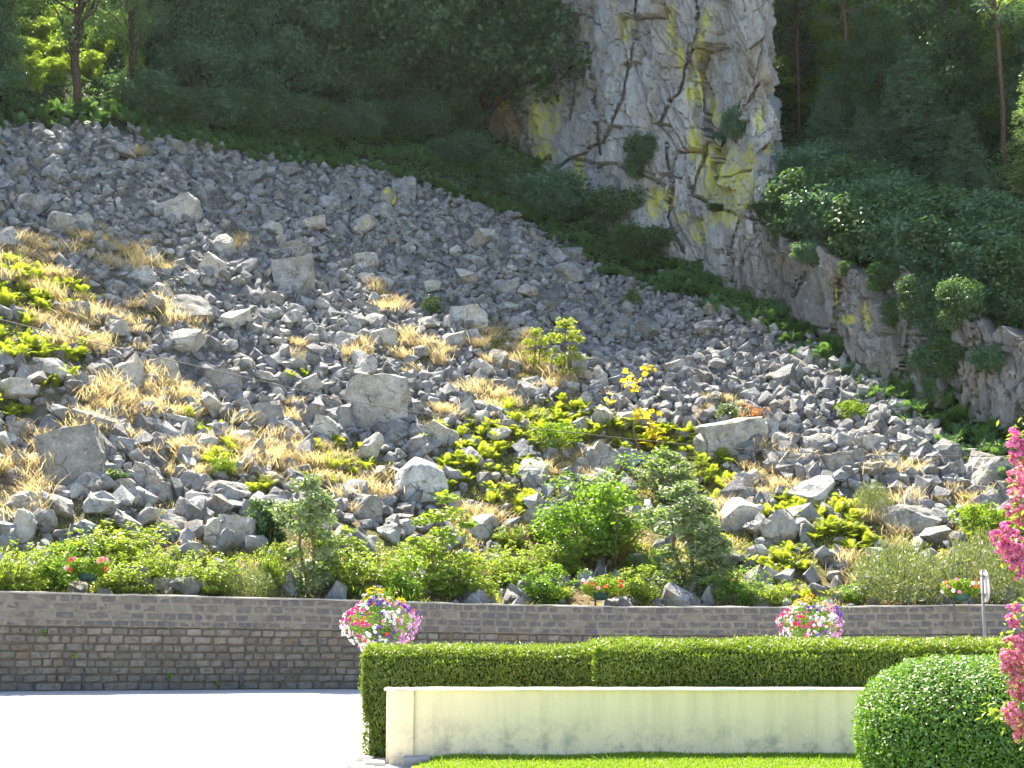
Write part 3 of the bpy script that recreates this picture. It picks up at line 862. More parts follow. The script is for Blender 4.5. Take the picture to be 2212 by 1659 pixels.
def scatter_rocks(n, smin, smax, g, keep, lift):
    X = g.uniform(-38, 30, n); Y = g.uniform(40, 95, n)
    Z = zt(X, Y)
    tt = Y - Yw(X)
    ab_, dr_, gr_, so_, px, py = ground_masks(X, Y, Z)
    yc = np.interp(X, CLIFF[0], CLIFF[1])
    ok = (tt > 1.2) & (px > -260) & (px < 2480) & (Y < yc + (X < -4) * 40) & (py > scree_top(px) + 2 - g.exponential(7, n)) & (g.random(n) > np.maximum.reduce([so_ * keep, smooth((gr_ - 0.15) / 0.3) * 0.9, smooth((dr_ - 0.3) / 0.4) * 0.72]))
    X, Y, Z = X[ok], Y[ok], Z[ok]
    n = len(X)
    s = (smin + (smax - smin) * g.random(n) ** 1.8) * (1 + 0.42 * (1 - smooth((Y - Yw(X) - 12) / 10)))
    Rm = rot_mats(n, g)
    sc3 = s[:, None] * np.stack([g.uniform(0.85, 1.3, n), g.uniform(0.7, 1.0, n), g.uniform(0.45, 0.85, n)], 1)
    which = g.integers(0, len(frag), n)
    buf = Buf()
    for k, (fv, ff) in enumerate(frag):
        idx = np.nonzero(which == k)[0]
        if not len(idx):
            continue
        V = np.einsum('nij,nvj->nvi', Rm[idx], fv[None] * sc3[idx][:, None, :])
        V += np.stack([X[idx], Y[idx], Z[idx] + s[idx] * lift], 1)[:, None, :]
        Fk = ff[None] + (np.arange(len(idx)) * len(fv))[:, None, None]
        buf.add(V.reshape(-1, 3), Fk.reshape(-1, 3), np.repeat(g.random(len(idx)), len(fv)))
    return buf, n
g = np.random.default_rng(44)
b1, na = scatter_rocks(36000, 0.30, 0.85, g, 0.84, 0.16)
b2, nb_ = scatter_rocks(11000, 0.16, 0.34, g, 0.60, 0.22)
for V_, F_, T_ in zip(b2.V, b2.F, b2.T):
    pass
off = b1.n
b1.V += b2.V; b1.T += b2.T; b1.F += [f + off for f in b2.F]; b1.n += b2.n
print('scree stones', na, nb_)
o = b1.build('scree', M['rock'])
tag(o, 'mass of loose angular grey stones covering the slope', None, kind='stuff')

# ------------------------------------------------------------------ stone retaining wall
m, t, out = nodes('wall_stone'); P = wpos(t)
oi = N(t, 'ShaderNodeObjectInfo').outputs['Random']
rnd = mth(t, 'FRACT', mth(t, 'ADD', mth(t, 'MULTIPLY', attr(t, 'tint'), 7.31), oi))
n1 = noise(t, P, 7, 7, 0.65); n2 = noise(t, P, 1.1, 4, 0.6); n3 = noise(t, P, 24, 5, 0.7)
hz = N(t, 'ShaderNodeSeparateXYZ'); t.links.new(P, hz.inputs[0])
warm = ramp(t, rnd, [(0.0, (0.145, 0.132, 0.112)), (0.25, (0.195, 0.180, 0.152)), (0.5, (0.13, 0.118, 0.104)), (0.75, (0.225, 0.208, 0.178)), (0.9, (0.175, 0.137, 0.10)), (1.0, (0.16, 0.15, 0.13))])
c = mix(t, ramp(t, n1, [(0.36, 0.7), (0.52, 0.0)]), warm, (0.075, 0.07, 0.066))
c = mix(t, ramp(t, n2, [(0.55, 0.0), (0.7, 0.55)]), c, (0.30, 0.28, 0.235))
c = mix(t, ramp(t, n3, [(0.64, 0.0), (0.72, 0.55)]), c, (0.46, 0.45, 0.41))
c = mix(t, 1.0, c, (0.82, 0.82, 0.82), 'MULTIPLY')
principled(t, out, c, 0.92, bump(t, mth(t, 'ADD', n1, mth(t, 'MULTIPLY', n3, 0.5)), 0.8, 0.035), 0.15)
M['wall_stone'] = m
m, t, out = nodes('dark_wall_stone'); P = wpos(t)
oi = N(t, 'ShaderNodeObjectInfo').outputs['Random']
rnd = mth(t, 'FRACT', mth(t, 'ADD', mth(t, 'MULTIPLY', attr(t, 'tint'), 7.31), oi))
n1 = noise(t, P, 7, 7, 0.65); n3 = noise(t, P, 22, 5, 0.7)
c = ramp(t, rnd, [(0.0, (0.085, 0.085, 0.095)), (0.35, (0.09, 0.087, 0.088)), (0.6, (0.115, 0.103, 0.09)), (0.8, (0.09, 0.088, 0.095)), (1.0, (0.17, 0.155, 0.13))])
c = mix(t, ramp(t, n1, [(0.48, 0.0), (0.62, 0.6)]), c, (0.16, 0.15, 0.13))
c = mix(t, ramp(t, n3, [(0.66, 0.0), (0.73, 0.6)]), c, (0.42, 0.42, 0.39))
principled(t, out, c, 0.92, bump(t, mth(t, 'ADD', n1, mth(t, 'MULTIPLY', n3, 0.5)), 0.8, 0.035), 0.15)
M['dark_stone'] = m
M['mortar'] = plain('mortar', (0.158, 0.144, 0.122), 0.95, 0.1, 0.35, 5, 0.6)
M['joint_dark'] = plain('earth_joint', (0.10, 0.085, 0.065), 0.95, 0.1, 0.4, 5, 0.6)
M['cement_cap'] = plain('cement_cap', (0.30, 0.29, 0.265), 0.95, 0.1, 0.35, 4, 0.6)

wall = thing('stone_wall', 'long curved stone retaining wall of squared courses below the scree', 'wall', (0, 0, 0))
# arc-length parametrisation of the wall's face
ax = np.linspace(-26, 26, 2001); ay = Yw(ax); al = np.r_[0, np.cumsum(np.hypot(np.diff(ax), np.diff(ay)))]
def on_wall(s):
    x = np.interp(s, al, ax); e = 0.15
    x2 = np.interp(s + e, al, ax); x1 = np.interp(s - e, al, ax)
    th = math.atan2(Yw(x2) - Yw(x1), x2 - x1)
    return float(x), float(Yw(x)), th
# core (mortar and backing)
wx = np.linspace(-26, 26, 105); wy = Yw(wx); wz = Zt(wx)
wnx = np.gradient(wx); wny = np.gradient(wy); wl = np.hypot(wnx, wny); ox, oy = wny / wl, -wnx / wl
LOWER = 1.72                                   # height of the drystone part
def band_mesh(zlo, zhi, front, back):
    a = np.stack([wx + ox * front, wy + oy * front], 1); c_ = np.stack([wx - ox * back, wy - oy * back], 1)
    rows = [np.c_[a, wz - WALL_H + zlo], np.c_[a, wz - WALL_H + zhi], np.c_[c_, wz - WALL_H + zhi], np.c_[c_, wz - WALL_H + zlo]]
    V = np.concatenate(rows); n = len(wx)
    f = []
    for r in range(4):
        i = np.arange(n - 1); r2 = (r + 1) % 4
        f.append(np.stack([r * n + i, r * n + i + 1, r2 * n + i + 1, r2 * n + i], 1))
    return V, [np.concatenate(f), np.array([[0, n, 2 * n, 3 * n], [n - 1, 4 * n - 1, 3 * n - 1, 2 * n - 1]])]
bb = Buf(); bb.add(*band_mesh(-0.6, LOWER, -0.05, 0.5)); bb.build('wall_core', M['joint_dark'], wall)
bb = Buf(); bb.add(*band_mesh(LOWER + 0.002, WALL_H - 0.032, -0.008, 0.46)); bb.build('mortar_band', M['mortar'], wall)
V_, F_ = band_mesh(WALL_H - 0.03, WALL_H + 0.012, 0.022, 0.45)
V_ = V_ + np.c_[np.zeros((len(V_), 2)), 0.018 * vnoise(V_, 1.9, 3) + 0.014 * vnoise(V_, 6, 4)]
bb = Buf(); bb.add(V_, F_); bb.build('coping', M['cement_cap'], wall)

def stone_mesh(seed, mat, rough):
    g = np.random.default_rng(seed)
    bm = bmesh.new()
    bmesh.ops.create_cube(bm, size=1)
    for v in bm.verts:
        v.co.x *= 1 + g.uniform(-0.05, 0.03); v.co.z *= 1 + g.uniform(-0.07, 0.03)
        if v.co.y < 0:
            v.co.x *= 0.95; v.co.z *= 0.92
    vert_e = [e for e in bm.edges if all(v.co.y < 0 for v in e.verts)] + [e for e in bm.edges if abs(e.verts[0].co.y - e.verts[1].co.y) > 0.5]
    bmesh.ops.bevel(bm, geom=vert_e, offset=0.09 * rough, segments=1, affect='EDGES', profile=0.5)
    for v in bm.verts:
        if v.co.y < 0:
            v.co.y += g.uniform(-0.10, 0.10) * rough
    me = bpy.data.meshes.new('stone'); bm.to_mesh(me); bm.free()
    me.materials.append(mat)
    a = me.attributes.new('tint', 'FLOAT', 'POINT')
    return me
SM = [stone_mesh(500 + i, M['wall_stone'], 1.2) for i in range(10)]
SD = [stone_mesh(540 + i, M['dark_stone'], 0.8) for i in range(8)]
courses = [(0.0, 0.22), (0.225, 0.20), (0.43, 0.19), (0.625, 0.21), (0.84, 0.20), (1.045, 0.21), (1.26, 0.23), (1.495, 0.20), (1.72, 0.17), (1.915, 0.20), (2.14, 0.215), (2.375, 0.195)]
g = np.random.default_rng(61)
SLOTS = [float(np.interp(hit_x, ax, al)) for hit_x in ((240 - CX) / F * 40.7, (546 - CX) / F * 42.0)]
stones = []
for ci, (zc, hc) in enumerate(courses):
    s = 0.0 + g.uniform(0, 0.3)
    while s < al[-1] - 0.5:
        w = float(np.clip(g.lognormal(math.log(0.37), 0.28), 0.2, 0.75)) * (1.35 if ci < 1 else 1.0)
        gap = g.uniform(0.012, 0.025) if ci < 8 else g.uniform(0.03, 0.05)
        for sp in SLOTS:
            if ci < 2 and s < sp < s + w:
                w = max(0.12, sp - 0.035 - s); gap = 0.075
        stones.append((ci, s + w / 2, w, zc, hc)); s += w + gap
vis = []
for q in stones:
    ci, s, w, zc, hc = q
    x, y, th = on_wall(s)
    zz = float(Zt(x)) - WALL_H + zc + hc / 2
    px, py = project(x, y, zz)
    inside = -20 < px < W + 20
    hid = px > 800 and py > 1420
    vis.append((w * hc * (F / y) ** 2 if inside and not hid else 0, q, x, y, th, zz))
order = sorted(range(len(vis)), key=lambda i: -vis[i][0])
asobj = set(order[:298])
rest_u, rest_d = Buf(), Buf()
def loc_verts(me): return np.array([v.co[:] for v in me.vertices])
def loc_faces(me):
    d = {}
    for p in me.polygons:
        d.setdefault(len(p.vertices), []).append(list(p.vertices))
    return [np.array(v) for v in d.values()]
SMV = [(loc_verts(a), loc_faces(a)) for a in SM]; SDV = [(loc_verts(a), loc_faces(a)) for a in SD]
for i, (sc_, (ci, s, w, zc, hc), x, y, th, zz) in enumerate(vis):
    dark = ci >= 8
    k = int(g.integers(len(SD) if dark else len(SM)))
    h = hc - (0.024 if dark else 0.012) + g.uniform(-0.02, 0.006)
    dep = 0.2
    if dark and g.random() < 0.03:
        continue
    zz += g.normal(0, 0.007)
    prd = g.uniform(-0.014, 0.016) if not dark else g.uniform(-0.010, 0.008)
    rz = g.normal(0, 0.012)
    lx, ly = x + math.sin(th) * (prd) - math.sin(th) * (dep / 2), y - math.cos(th) * prd + math.cos(th) * (dep / 2)
    if i in asobj:
        o = link('stone', (SD if dark else SM)[k], wall)
        o.location = (lx, ly, zz); o.rotation_euler = (0, g.normal(0, 0.008), th + rz); o.scale = (w, dep, h)
    elif sc_ > 0:
        V, Fs = (SDV if dark else SMV)[k]
        V = V * [w, dep, h]
        cth, sth = math.cos(th + rz), math.sin(th + rz)
        V = np.stack([V[:, 0] * cth - V[:, 1] * sth + lx, V[:, 0] * sth + V[:, 1] * cth + ly, V[:, 2] + zz], 1)
        (rest_d if dark else rest_u).add(V, Fs, g.random())
for bf, mt in ((rest_d, M['dark_stone']), (rest_u, M['wall_stone'])):
    if bf.n:
        tag(bf.build('stonework', mt, wall), None, None, kind='stuff')
# weeds rooted in the joints of the wall
for (px_, py_) in ((220, 1412), (165, 1362), (390, 1455), (480, 1470)):
    x = (px_ - CX) / F * 40.5; x = float(x)
    y = float(Yw(x)); zz = EYE - (py_ - 1285) * y / F
    bf = Buf(); k = 60
    C = np.array([x, y - 0.08, zz]) + rng.normal(0, 0.035, (k, 3))
    leaves(bf, C, rng.normal(size=(k, 3)) + [0, -1, 0.4], 0.06, 0.03, rng.random(k))
    o = bf.build('wall_weed', M['shrub'])
    tag(o, 'little green weed rooted in a joint of the stone wall', 'plant', 'weeds in the wall joints')

# ------------------------------------------------------------------ plants: prototypes
def register(root, *parts):
    KIDS[root.name] = list(parts)
    return root

def blob_leaves(buf, centres, radii, n_each, L, Wd, g, up=0.6, outw=0.8, flat=0.7, origin=None):
    """Clumps of leaves, denser on the outside of every clump."""
    for c, r in zip(centres, radii):
        n = int(n_each * (0.6 + 0.8 * g.random()))
        d = sphere_pts(n, g)
        rr = r * g.random(n) ** 0.45
        P = c + d * rr[:, None] * [1, 1, flat]
        nrm = d * outw + [0, 0, up] + g.normal(0, 0.55, (n, 3))
        leaves(buf, P, nrm, L * g.uniform(0.7, 1.3, n), Wd * g.uniform(0.7, 1.3, n), np.clip(g.normal(0.5, 0.22, n) + g.normal(0, 0.12), 0, 1), g, 0.08)

def wood(buf, p0, p1, r0, r1, g, k=6, wob=0.06, sag=0.0, n=6):
    p0, p1 = np.asarray(p0, float), np.asarray(p1, float)
    tt = np.linspace(0, 1, k)
    P = p0 + (p1 - p0) * tt[:, None]
    ln = np.linalg.norm(p1 - p0)
    P[1:-1] += g.normal(0, wob * ln, (k - 2, 3)) * 0.5
    P[:, 2] += sag * ln * np.sin(tt * math.pi)
    buf.add(*tube(P, r0 + (r1 - r0) * tt, n), 0.5)

def broad_tree(seed, Ht, Rd, base, ncl, per, leaf, lm, L=0.24, bark='bark', rtr=None):
    """Deciduous tree: tapered trunk, limbs to the clumps, uneven crown."""
    g = np.random.default_rng(seed)
    tb, cb = Buf(), Buf()
    rt = rtr or Ht * 0.017
    top = np.array([g.normal(0, 0.3), g.normal(0, 0.3), Ht * 0.9])
    wood(tb, (0, 0, -1.0), top, rt, rt * 0.2, g, 9, 0.02, 0, 9)
    C, Rr = [], []
    while len(C) < ncl:
        d = sphere_pts(1, g)[0]
        q = g.random() ** 0.4
        z = base + (Ht - base) * ((0.5 + 0.5 * d[2] * q) if base >= 2 else g.random() ** 1.5)
        f = (z - base) / (Ht - base)
        prof = (1.0 - 0.55 * f ** 1.5) if base < 2 else math.sin(math.pi * min(0.97, 0.12 + f * 0.86))
        c = np.array([d[0] * Rd * q * prof * 1.1, d[1] * Rd * q * prof * 1.1, z])
        C.append(c); Rr.append(Rd * g.uniform(0.20, 0.36))
    for c in C[::3]:
        f = min(0.92, max(0.12, (c[2] - 1.2) / Ht))
        st = np.array([0, 0, -1.0]) + (top - [0, 0, -1.0]) * (f * 0.8)
        wood(tb, st, c, rt * (1 - f) * 0.5 + 0.03, 0.02, g, 5, 0.10, 0.05, 5)
    blob_leaves(cb, C, Rr, per, L, L * 0.62, g)
    return tb, cb

def pine_tree(seed, Ht, Rd, base, ncl, per):
    g = np.random.default_rng(seed)
    tb, cb = Buf(), Buf()
    top = np.array([g.normal(0, 0.4), g.normal(0, 0.4), Ht])
    wood(tb, (0, 0, -1), top, Ht * 0.0085, 0.03, g, 10, 0.006, 0, 8)
    for k in range(ncl):
        f = g.random()
        z = base + (Ht - base) * f
        a = g.uniform(0, 6.28); r = Rd * (1.05 - 0.75 * f) * g.uniform(0.35, 1.0)
        st = top * ((z - 0.3) / Ht); c = np.array([math.cos(a) * r, math.sin(a) * r, z + 0.25 * r])
        wood(tb, st, c, 0.06, 0.015, g, 4, 0.05, 0.04, 5)
        for q in np.linspace(0.35, 1, 4):
            cc = st + (c - st) * q + g.normal(0, 0.12, 3)
            n = int(per / 4)
            d = sphere_pts(n, g)
            P = cc + d * 0.52 * (g.random(n) ** 0.5)[:, None] * [1, 1, 0.55]
            leaves(cb, P, g.normal(size=(n, 3)) + [0, 0, 0.8], 0.34, 0.055, np.clip(g.normal(0.5, 0.25, n), 0, 1), g, 0, d + [0, 0, 0.35])
    # dead stubs below the crown
    for k in range(9):
        z = g.uniform(0.2, 1) * base; a = g.uniform(0, 6.28)
        st = top * (z / Ht); wood(tb, st, st + [math.cos(a) * 0.9, math.sin(a) * 0.9, 0.15], 0.03, 0.008, g, 3, 0.05, 0, 4)
    return tb, cb

def conifer(seed, Ht, Rd, tiers, per, L=0.32):
    """Drooping layered conifer."""
    g = np.random.default_rng(seed)
    tb, cb = Buf(), Buf()
    wood(tb, (0, 0, -1), (0, 0, Ht), Ht * 0.014, 0.02, g, 8, 0.006, 0, 8)
    for k in range(tiers):
        f = (k + g.uniform(-0.3, 0.3)) / tiers
        z = 0.4 + (Ht - 0.6) * max(0, f)
        r = Rd * (1 - f) ** 0.8 * g.uniform(0.75, 1.12) + 0.15
        nb = 5 + int(6 * (1 - f))
        a0 = g.uniform(0, 6.28)
        for b_ in range(nb):
            a = a0 + b_ * 6.283 / nb + g.normal(0, 0.2); rr = r * g.uniform(0.7, 1.1)
            tip = np.array([math.cos(a) * rr, math.sin(a) * rr, z - 0.18 * rr + 0.1])
            st = np.array([0, 0, z])
            wood(tb, st, tip, 0.035, 0.008, g, 4, 0.03, 0.06, 4)
            n = int(per * (0.4 + rr / Rd))
            q = g.uniform(0.12, 1.02, n)
            side = np.array([-math.sin(a), math.cos(a), 0])
            P = st + (tip - st) * q[:, None] + side * (g.normal(0, 0.20, n) * (0.5 + rr * 0.35))[:, None] + np.c_[np.zeros((n, 2)), 0.06 * rr * np.sin(q * 3.14) + g.normal(-0.06, 0.09, n)]
            dirn = (tip - st) * 0.6 / (rr + 0.1) + side * g.normal(0, 0.8, n)[:, None] + g.normal(0, 0.25, (n, 3)) - [0, 0, 0.25]
            leaves(cb, P, g.normal(0, 0.5, (n, 3)) + [0, 0, 1], L, L * 0.28, np.clip(g.normal(0.5, 0.22, n) , 0, 1), g, 0, dirn)
    return tb, cb

def proto(name, bufs, mats, label, cat, group, pn=('trunk', 'crown')):
    r = thing(name, label, cat, (0, 0, -500), 0, group)
    p = [bufs[0].build(pn[0], mats[0], r, smooth=True), bufs[1].build(pn[1], mats[1], r)]
    return register(r, *p)

MESHES = {}
def make_thing(name, key, label, cat, group, loc, rz, sc, pn=('trunk', 'crown')):
    r = thing(name, label, cat, loc, rz, group)
    r.scale = (sc, sc, sc) if not isinstance(sc, tuple) else sc
    for n_, me in zip(pn, MESHES[key]):
        link(n_, me, r)
    return r
def store(key, bufs, mats):
    MESHES[key] = (bufs[0].mesh('wood', mats[0], True), bufs[1].mesh('leafage', mats[1]))
def store_again(key, src, wood_m, leaf_m):
    a, c_ = (x.copy() for x in MESHES[src])
    a.materials.clear(); a.materials.append(wood_m); c_.materials.clear(); c_.materials.append(leaf_m)
    MESHES[key] = (a, c_)

# trees
store('mass_blue', broad_tree(1, 15, 4.6, 0.6, 120, 170, None, None, 0.26), (M['bark'], M['leaf_bluegreen']))
store('mass_dark', broad_tree(2, 17, 4.8, 0.8, 130, 170, None, None, 0.27), (M['bark'], M['leaf_dark']))
store('mass_dark2', broad_tree(3, 19, 5.2, 1.5, 130, 160, None, None, 0.30), (M['bark'], M['leaf_dark']))
store('tall_open', broad_tree(4, 20, 5.0, 5.0, 90, 110, None, None, 0.28, rtr=0.42), (M['bark'], M['leaf_dark']))
store('tall_lit', broad_tree(5, 18, 4.6, 2.0, 100, 120, None, None, 0.30), (M['bark'], M['leaf_lit']))
store('pine', pine_tree(6, 19, 3.2, 8.0, 46, 110), (M['pine_bark'], M['needle']))
store('pine2', pine_tree(7, 17, 3.0, 5.0, 50, 110), (M['pine_bark'], M['needle']))
store('conifer', conifer(8, 9.5, 3.4, 22, 44), (M['bark'], M['needle']))
store('conifer_light', conifer(9, 10.0, 2.8, 24, 40), (M['bark'], M['needle_light']))
store_again('mass_blue2', 'mass_dark', M['bark'], M['leaf_bluegreen'])
store_again('mass_lit', 'mass_dark2', M['bark'], M['leaf_lit'])

LIT_EDGE = np.array([(-900, 440), (0, 470), (300, 500), (600, 560), (800, 620), (1000, 690), (1150, 770), (1300, 850), (1500, 900), (1700, 925), (1900, 950), (2050, 1010), (2212, 1080), (3000, 1300)], float)
def tallest(X, Y, Z, default):
    """Tallest a tree can be without throwing its shade past the sunlit edge of the scree."""
    for hh in np.arange(default, 2.9, -0.5):
        s_ = np.arange(0.5, 90, 0.5)
        A, B_, C_ = X - SUNV[0] * s_, Y - SUNV[1] * s_, Z + hh - SUNV[2] * s_
        k_ = np.nonzero(C_ < z0(A, B_))[0]
        if not len(k_):
            return hh
        k_ = k_[0]
        px_, py_ = project(A[k_], B_[k_], C_[k_])
        if py_ < np.interp(px_, LIT_EDGE[:, 0], LIT_EDGE[:, 1]):
            return hh
    return 3.0
HEIGHT = {}
def fit(key, X, Y, Z, sc):
    if isinstance(sc, tuple):
        return sc
    if key not in HEIGHT:
        me = MESHES[key][1]; V = np.empty(len(me.vertices) * 3, np.float32); me.vertices.foreach_get('co', V); HEIGHT[key] = float(np.percentile(V[2::3], 99))
    h = tallest(X, Y, Z, HEIGHT[key] * sc)
    k = h / (HEIGHT[key] * sc)
    return (sc * max(k, 0.75), sc * max(k, 0.75), sc * k)

def tree(key, x, y, back=0.0, sc=1.0, label='', rz=None, dz=0.0, dx=0.0, group='trees of the wooded hillside', name='tree'):
    p = hit(x, y)
    X, Y = p[0] + dx, p[1] + back
    Z = float(zt(np.array(X), np.array(Y)))
    return make_thing(name, key, label, 'tree', group, (X, Y, Z + dz), random.uniform(0, 6.28) if rz is None else rz, fit(key, X, Y, Z, sc))

LT = 'woodland trees behind the scree'
tree('tall_open', 155, 236, 0.3, (0.62, 0.62, 0.66), 'tall bare trunked dark tree with light breaking through behind it', 0.3, group=LT, name='broadleaf_tree')
tree('mass_blue', 430, 262, 2.2, 1.0, 'broad blue-green leafy tree with foliage down to the bracken', 1.0, group=LT, name='broadleaf_tree')
tree('mass_blue2', 560, 285, 4.5, 0.95, 'blue-green leafy tree behind the broad one beside the dark gap', 2.0, group=LT, name='broadleaf_tree')
tree('mass_dark', 790, 300, 3.0, 1.0, 'wide dark green leafy tree reaching down to the bracken bank', 0.5, group=LT, name='broadleaf_tree')
tree('mass_dark2', 890, 297, 3.2, 0.9, 'dark green tree beside the brown rock shoulder', 2.5, group=LT, name='broadleaf_tree')
tree('mass_dark', 665, 292, 6.5, 1.05, 'dark shaded tree in the gap between the two broad leafy ones', 4.0, group=LT, name='broadleaf_tree')
tree('tall_open', -70, 228, 3, (0.6, 0.6, 0.6), 'high crowned dark tree at the upper left corner', 2.2, group=LT, name='broadleaf_tree')
tree('tall_open', 255, 246, 2.0, (0.42, 0.42, 0.6), 'slender dark tree beside the broad blue-green one', 3.8, group=LT, name='broadleaf_tree')
gt = np.random.default_rng(303)
CLEAR = []
for row, (yy, st_) in enumerate(((222, 120), (170, 105), (115, 100), (60, 100), (5, 110))):
    for x in np.arange(-330 + 37 * row, 1130, st_):
        x = x + gt.uniform(-30, 30); y = yy + gt.uniform(-22, 22)
        if row == 0 and (-30 < x < 330 or 330 <= x < 1000):
            continue
        if x > 930 and yy > 100:
            continue
        open_left = -60 < x < 335
        if open_left and row < 4:
            continue
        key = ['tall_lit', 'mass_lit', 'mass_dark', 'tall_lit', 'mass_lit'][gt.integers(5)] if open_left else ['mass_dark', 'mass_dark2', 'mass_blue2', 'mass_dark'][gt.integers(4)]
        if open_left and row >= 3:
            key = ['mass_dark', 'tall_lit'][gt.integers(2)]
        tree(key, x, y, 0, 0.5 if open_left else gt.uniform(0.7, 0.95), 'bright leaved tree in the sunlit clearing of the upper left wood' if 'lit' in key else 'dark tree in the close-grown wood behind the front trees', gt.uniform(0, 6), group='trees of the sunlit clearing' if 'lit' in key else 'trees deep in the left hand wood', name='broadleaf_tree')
for (x, y, w_, h_) in [(15, 190, 60, 60), (60, 196, 70, 70), (105, 185, 60, 60), (40, 150, 80, 70), (115, 150, 70, 60), (15, 110, 80, 70), (85, 110, 80, 70), (190, 170, 60, 60), (210, 120, 60, 60), (285, 190, 40, 70), (290, 140, 50, 80), (250, 100, 70, 70), (130, 70, 90, 60), (300, 215, 30, 50)]:
    CLEAR.append((x, y, w_, h_))
for (x, y, bk, key) in [(-420, 205, 4, 'mass_dark'), (-520, 200, 9, 'mass_dark2'), (1010, 290, 17, 'mass_dark'), (1090, 300, 20, 'mass_dark2')]:
    tree(key, x, y, bk, 1.0, 'dark tree in the close-grown wood behind the front trees', gt.uniform(0, 6), group='trees deep in the left hand wood', name='broadleaf_tree')

RT = 'trees above the lower rock band'
def tree_at(key, x, d, sc, label, group=RT, name='tree', dz=0.0, rz=None):
    X = (x - CX) / F * (d + 4); Y = d
    Z = float(zt(np.array(X), np.array(Y)))
    return make_thing(name, key, label, 'tree', group, (X, Y, Z + dz), random.uniform(0, 6.28) if rz is None else rz, fit(key, X, Y, Z, sc))
tree_at('pine', 1838, 79, 0.95, 'pine with a thin reddish trunk right of the rock face', name='pine_tree')
tree_at('pine', 1880, 82, 1.05, 'pine with a dark straight trunk beside the reddish one', name='pine_tree')
tree_at('pine2', 1722, 84, 0.95, 'pine close against the edge of the rock face', name='pine_tree')
tree_at('pine', 2155, 72, 1.0, 'pine with a tall bare trunk near the right edge', name='pine_tree')
tree_at('pine2', 2060, 84, 1.1, 'pine with a slender grey trunk under the sky gap', name='pine_tree')
tree_at('conifer', 1955, 72, 0.95, 'bushy blue-green conifer standing over the lower rock band', name='conifer_tree')
tree_at('conifer', 1775, 74.5, 0.72, 'low dark conifer at the right foot of the rock face', name='conifer_tree')
tree_at('conifer', 1850, 71, 0.62, 'dark spreading conifer above the yellow streaked rock band', name='conifer_tree')
tree_at('conifer', 2065, 67, 0.62, 'shaded young conifer with thin pale stem on the rock band', name='conifer_tree')
tree_at('conifer_light', 2235, 68, 0.9, 'light green conifer cut by the right edge of the picture', name='conifer_tree')
tree_at('tall_lit', 1800, 87, 0.8, 'sunlit broadleaf glowing between the pine trunks', name='broadleaf_tree')
tree_at('mass_lit', 2205, 75, 0.5, 'bright yellow-green broadleaf at the far right edge', name='broadleaf_tree')
tree_at('mass_lit', 1822, 84, 0.5, 'bright broadleaf just right of the reddish pine trunk', name='broadleaf_tree')
tree_at('tall_lit', 1915, 90, 0.85, 'sunlit broadleaf behind the dark straight pine trunk', name='broadleaf_tree')
tree_at('mass_lit', 2130, 84, 0.8, 'bright yellow-green broadleaf behind the bare pine trunk', name='broadleaf_tree')
tree_at('tall_lit', 2225, 86, 0.9, 'bright broadleaf behind the light green conifer', name='broadleaf_tree')
for row, (yy, st_) in enumerate(((330, 95), (250, 90), (170, 85), (95, 85), (20, 85))):
    for x in np.arange(1720 + 23 * row, 2420, st_):
        x = x + gt.uniform(-25, 25); y = yy + gt.uniform(-25, 25)
        r_ = gt.random()
        if row == 0 and r_ > 0.5:
            continue
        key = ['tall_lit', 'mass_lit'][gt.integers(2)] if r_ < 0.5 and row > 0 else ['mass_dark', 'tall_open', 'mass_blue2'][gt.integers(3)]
        q_ = hit(x, y)
        p_ = fit(key, q_[0], q_[1], q_[2], gt.uniform(0.4, 0.62))
        make_thing('broadleaf_tree', key, 'bright broadleaf lit from behind among the pines' if 'lit' in key else 'dark broadleaf in the shaded wood among the pines', 'tree', 'lit trees of the right hand wood' if 'lit' in key else 'dark trees of the right hand wood', tuple(q_), gt.uniform(0, 6), p_)
for (x, d, key, sc) in [(1752, 88, 'mass_dark', 0.7), (1992, 80, 'mass_blue2', 0.78), (2045, 77, 'mass_dark', 0.7), (2245, 84, 'mass_dark', 0.75), (2330, 74, 'mass_dark2', 0.8), (2420, 78, 'mass_dark', 0.9), (1690, 104, 'mass_dark', 0.9)]:
    tree_at(key, x, d, sc, 'dark broadleaf in the shaded wood among the pines', 'dark trees of the right hand wood', 'broadleaf_tree')
for i_, X_ in enumerate(np.arange(-15, 3.1, 2.2)):  # tall row added to throw shade on the right of the scree
    Y_ = 93.0 + 3.0 * (i_ % 2) + 0.15 * (X_ + 15)
    Z_ = float(zt(np.array(X_), np.array(Y_)))
    make_thing('broadleaf_tree', ('mass_dark2', 'mass_dark')[i_ % 2], None, 'tree', 'trees deep in the left hand wood', (X_, Y_, Z_), gt.uniform(0, 6), fit(('mass_dark2', 'mass_dark')[i_ % 2], X_, Y_, Z_, 1.45))
# trees on top of the rock face (they throw the shade on the scree below)
for (X, Y, key, sc) in [(1, 106, 'mass_dark2', 0.8), (5.5, 104, 'mass_dark', 0.8), (10, 102, 'mass_dark2', 0.75), (3, 113, 'mass_dark', 0.9), (9, 111, 'mass_dark2', 0.9), (-4, 109, 'mass_dark2', 1.0)]:
    make_thing('broadleaf_tree', key, 'tree on top of the tall rock face', 'tree', 'trees on top of the rock face', (X, Y, float(zt(np.array(X), np.array(Y)))), random.uniform(0, 6), sc)

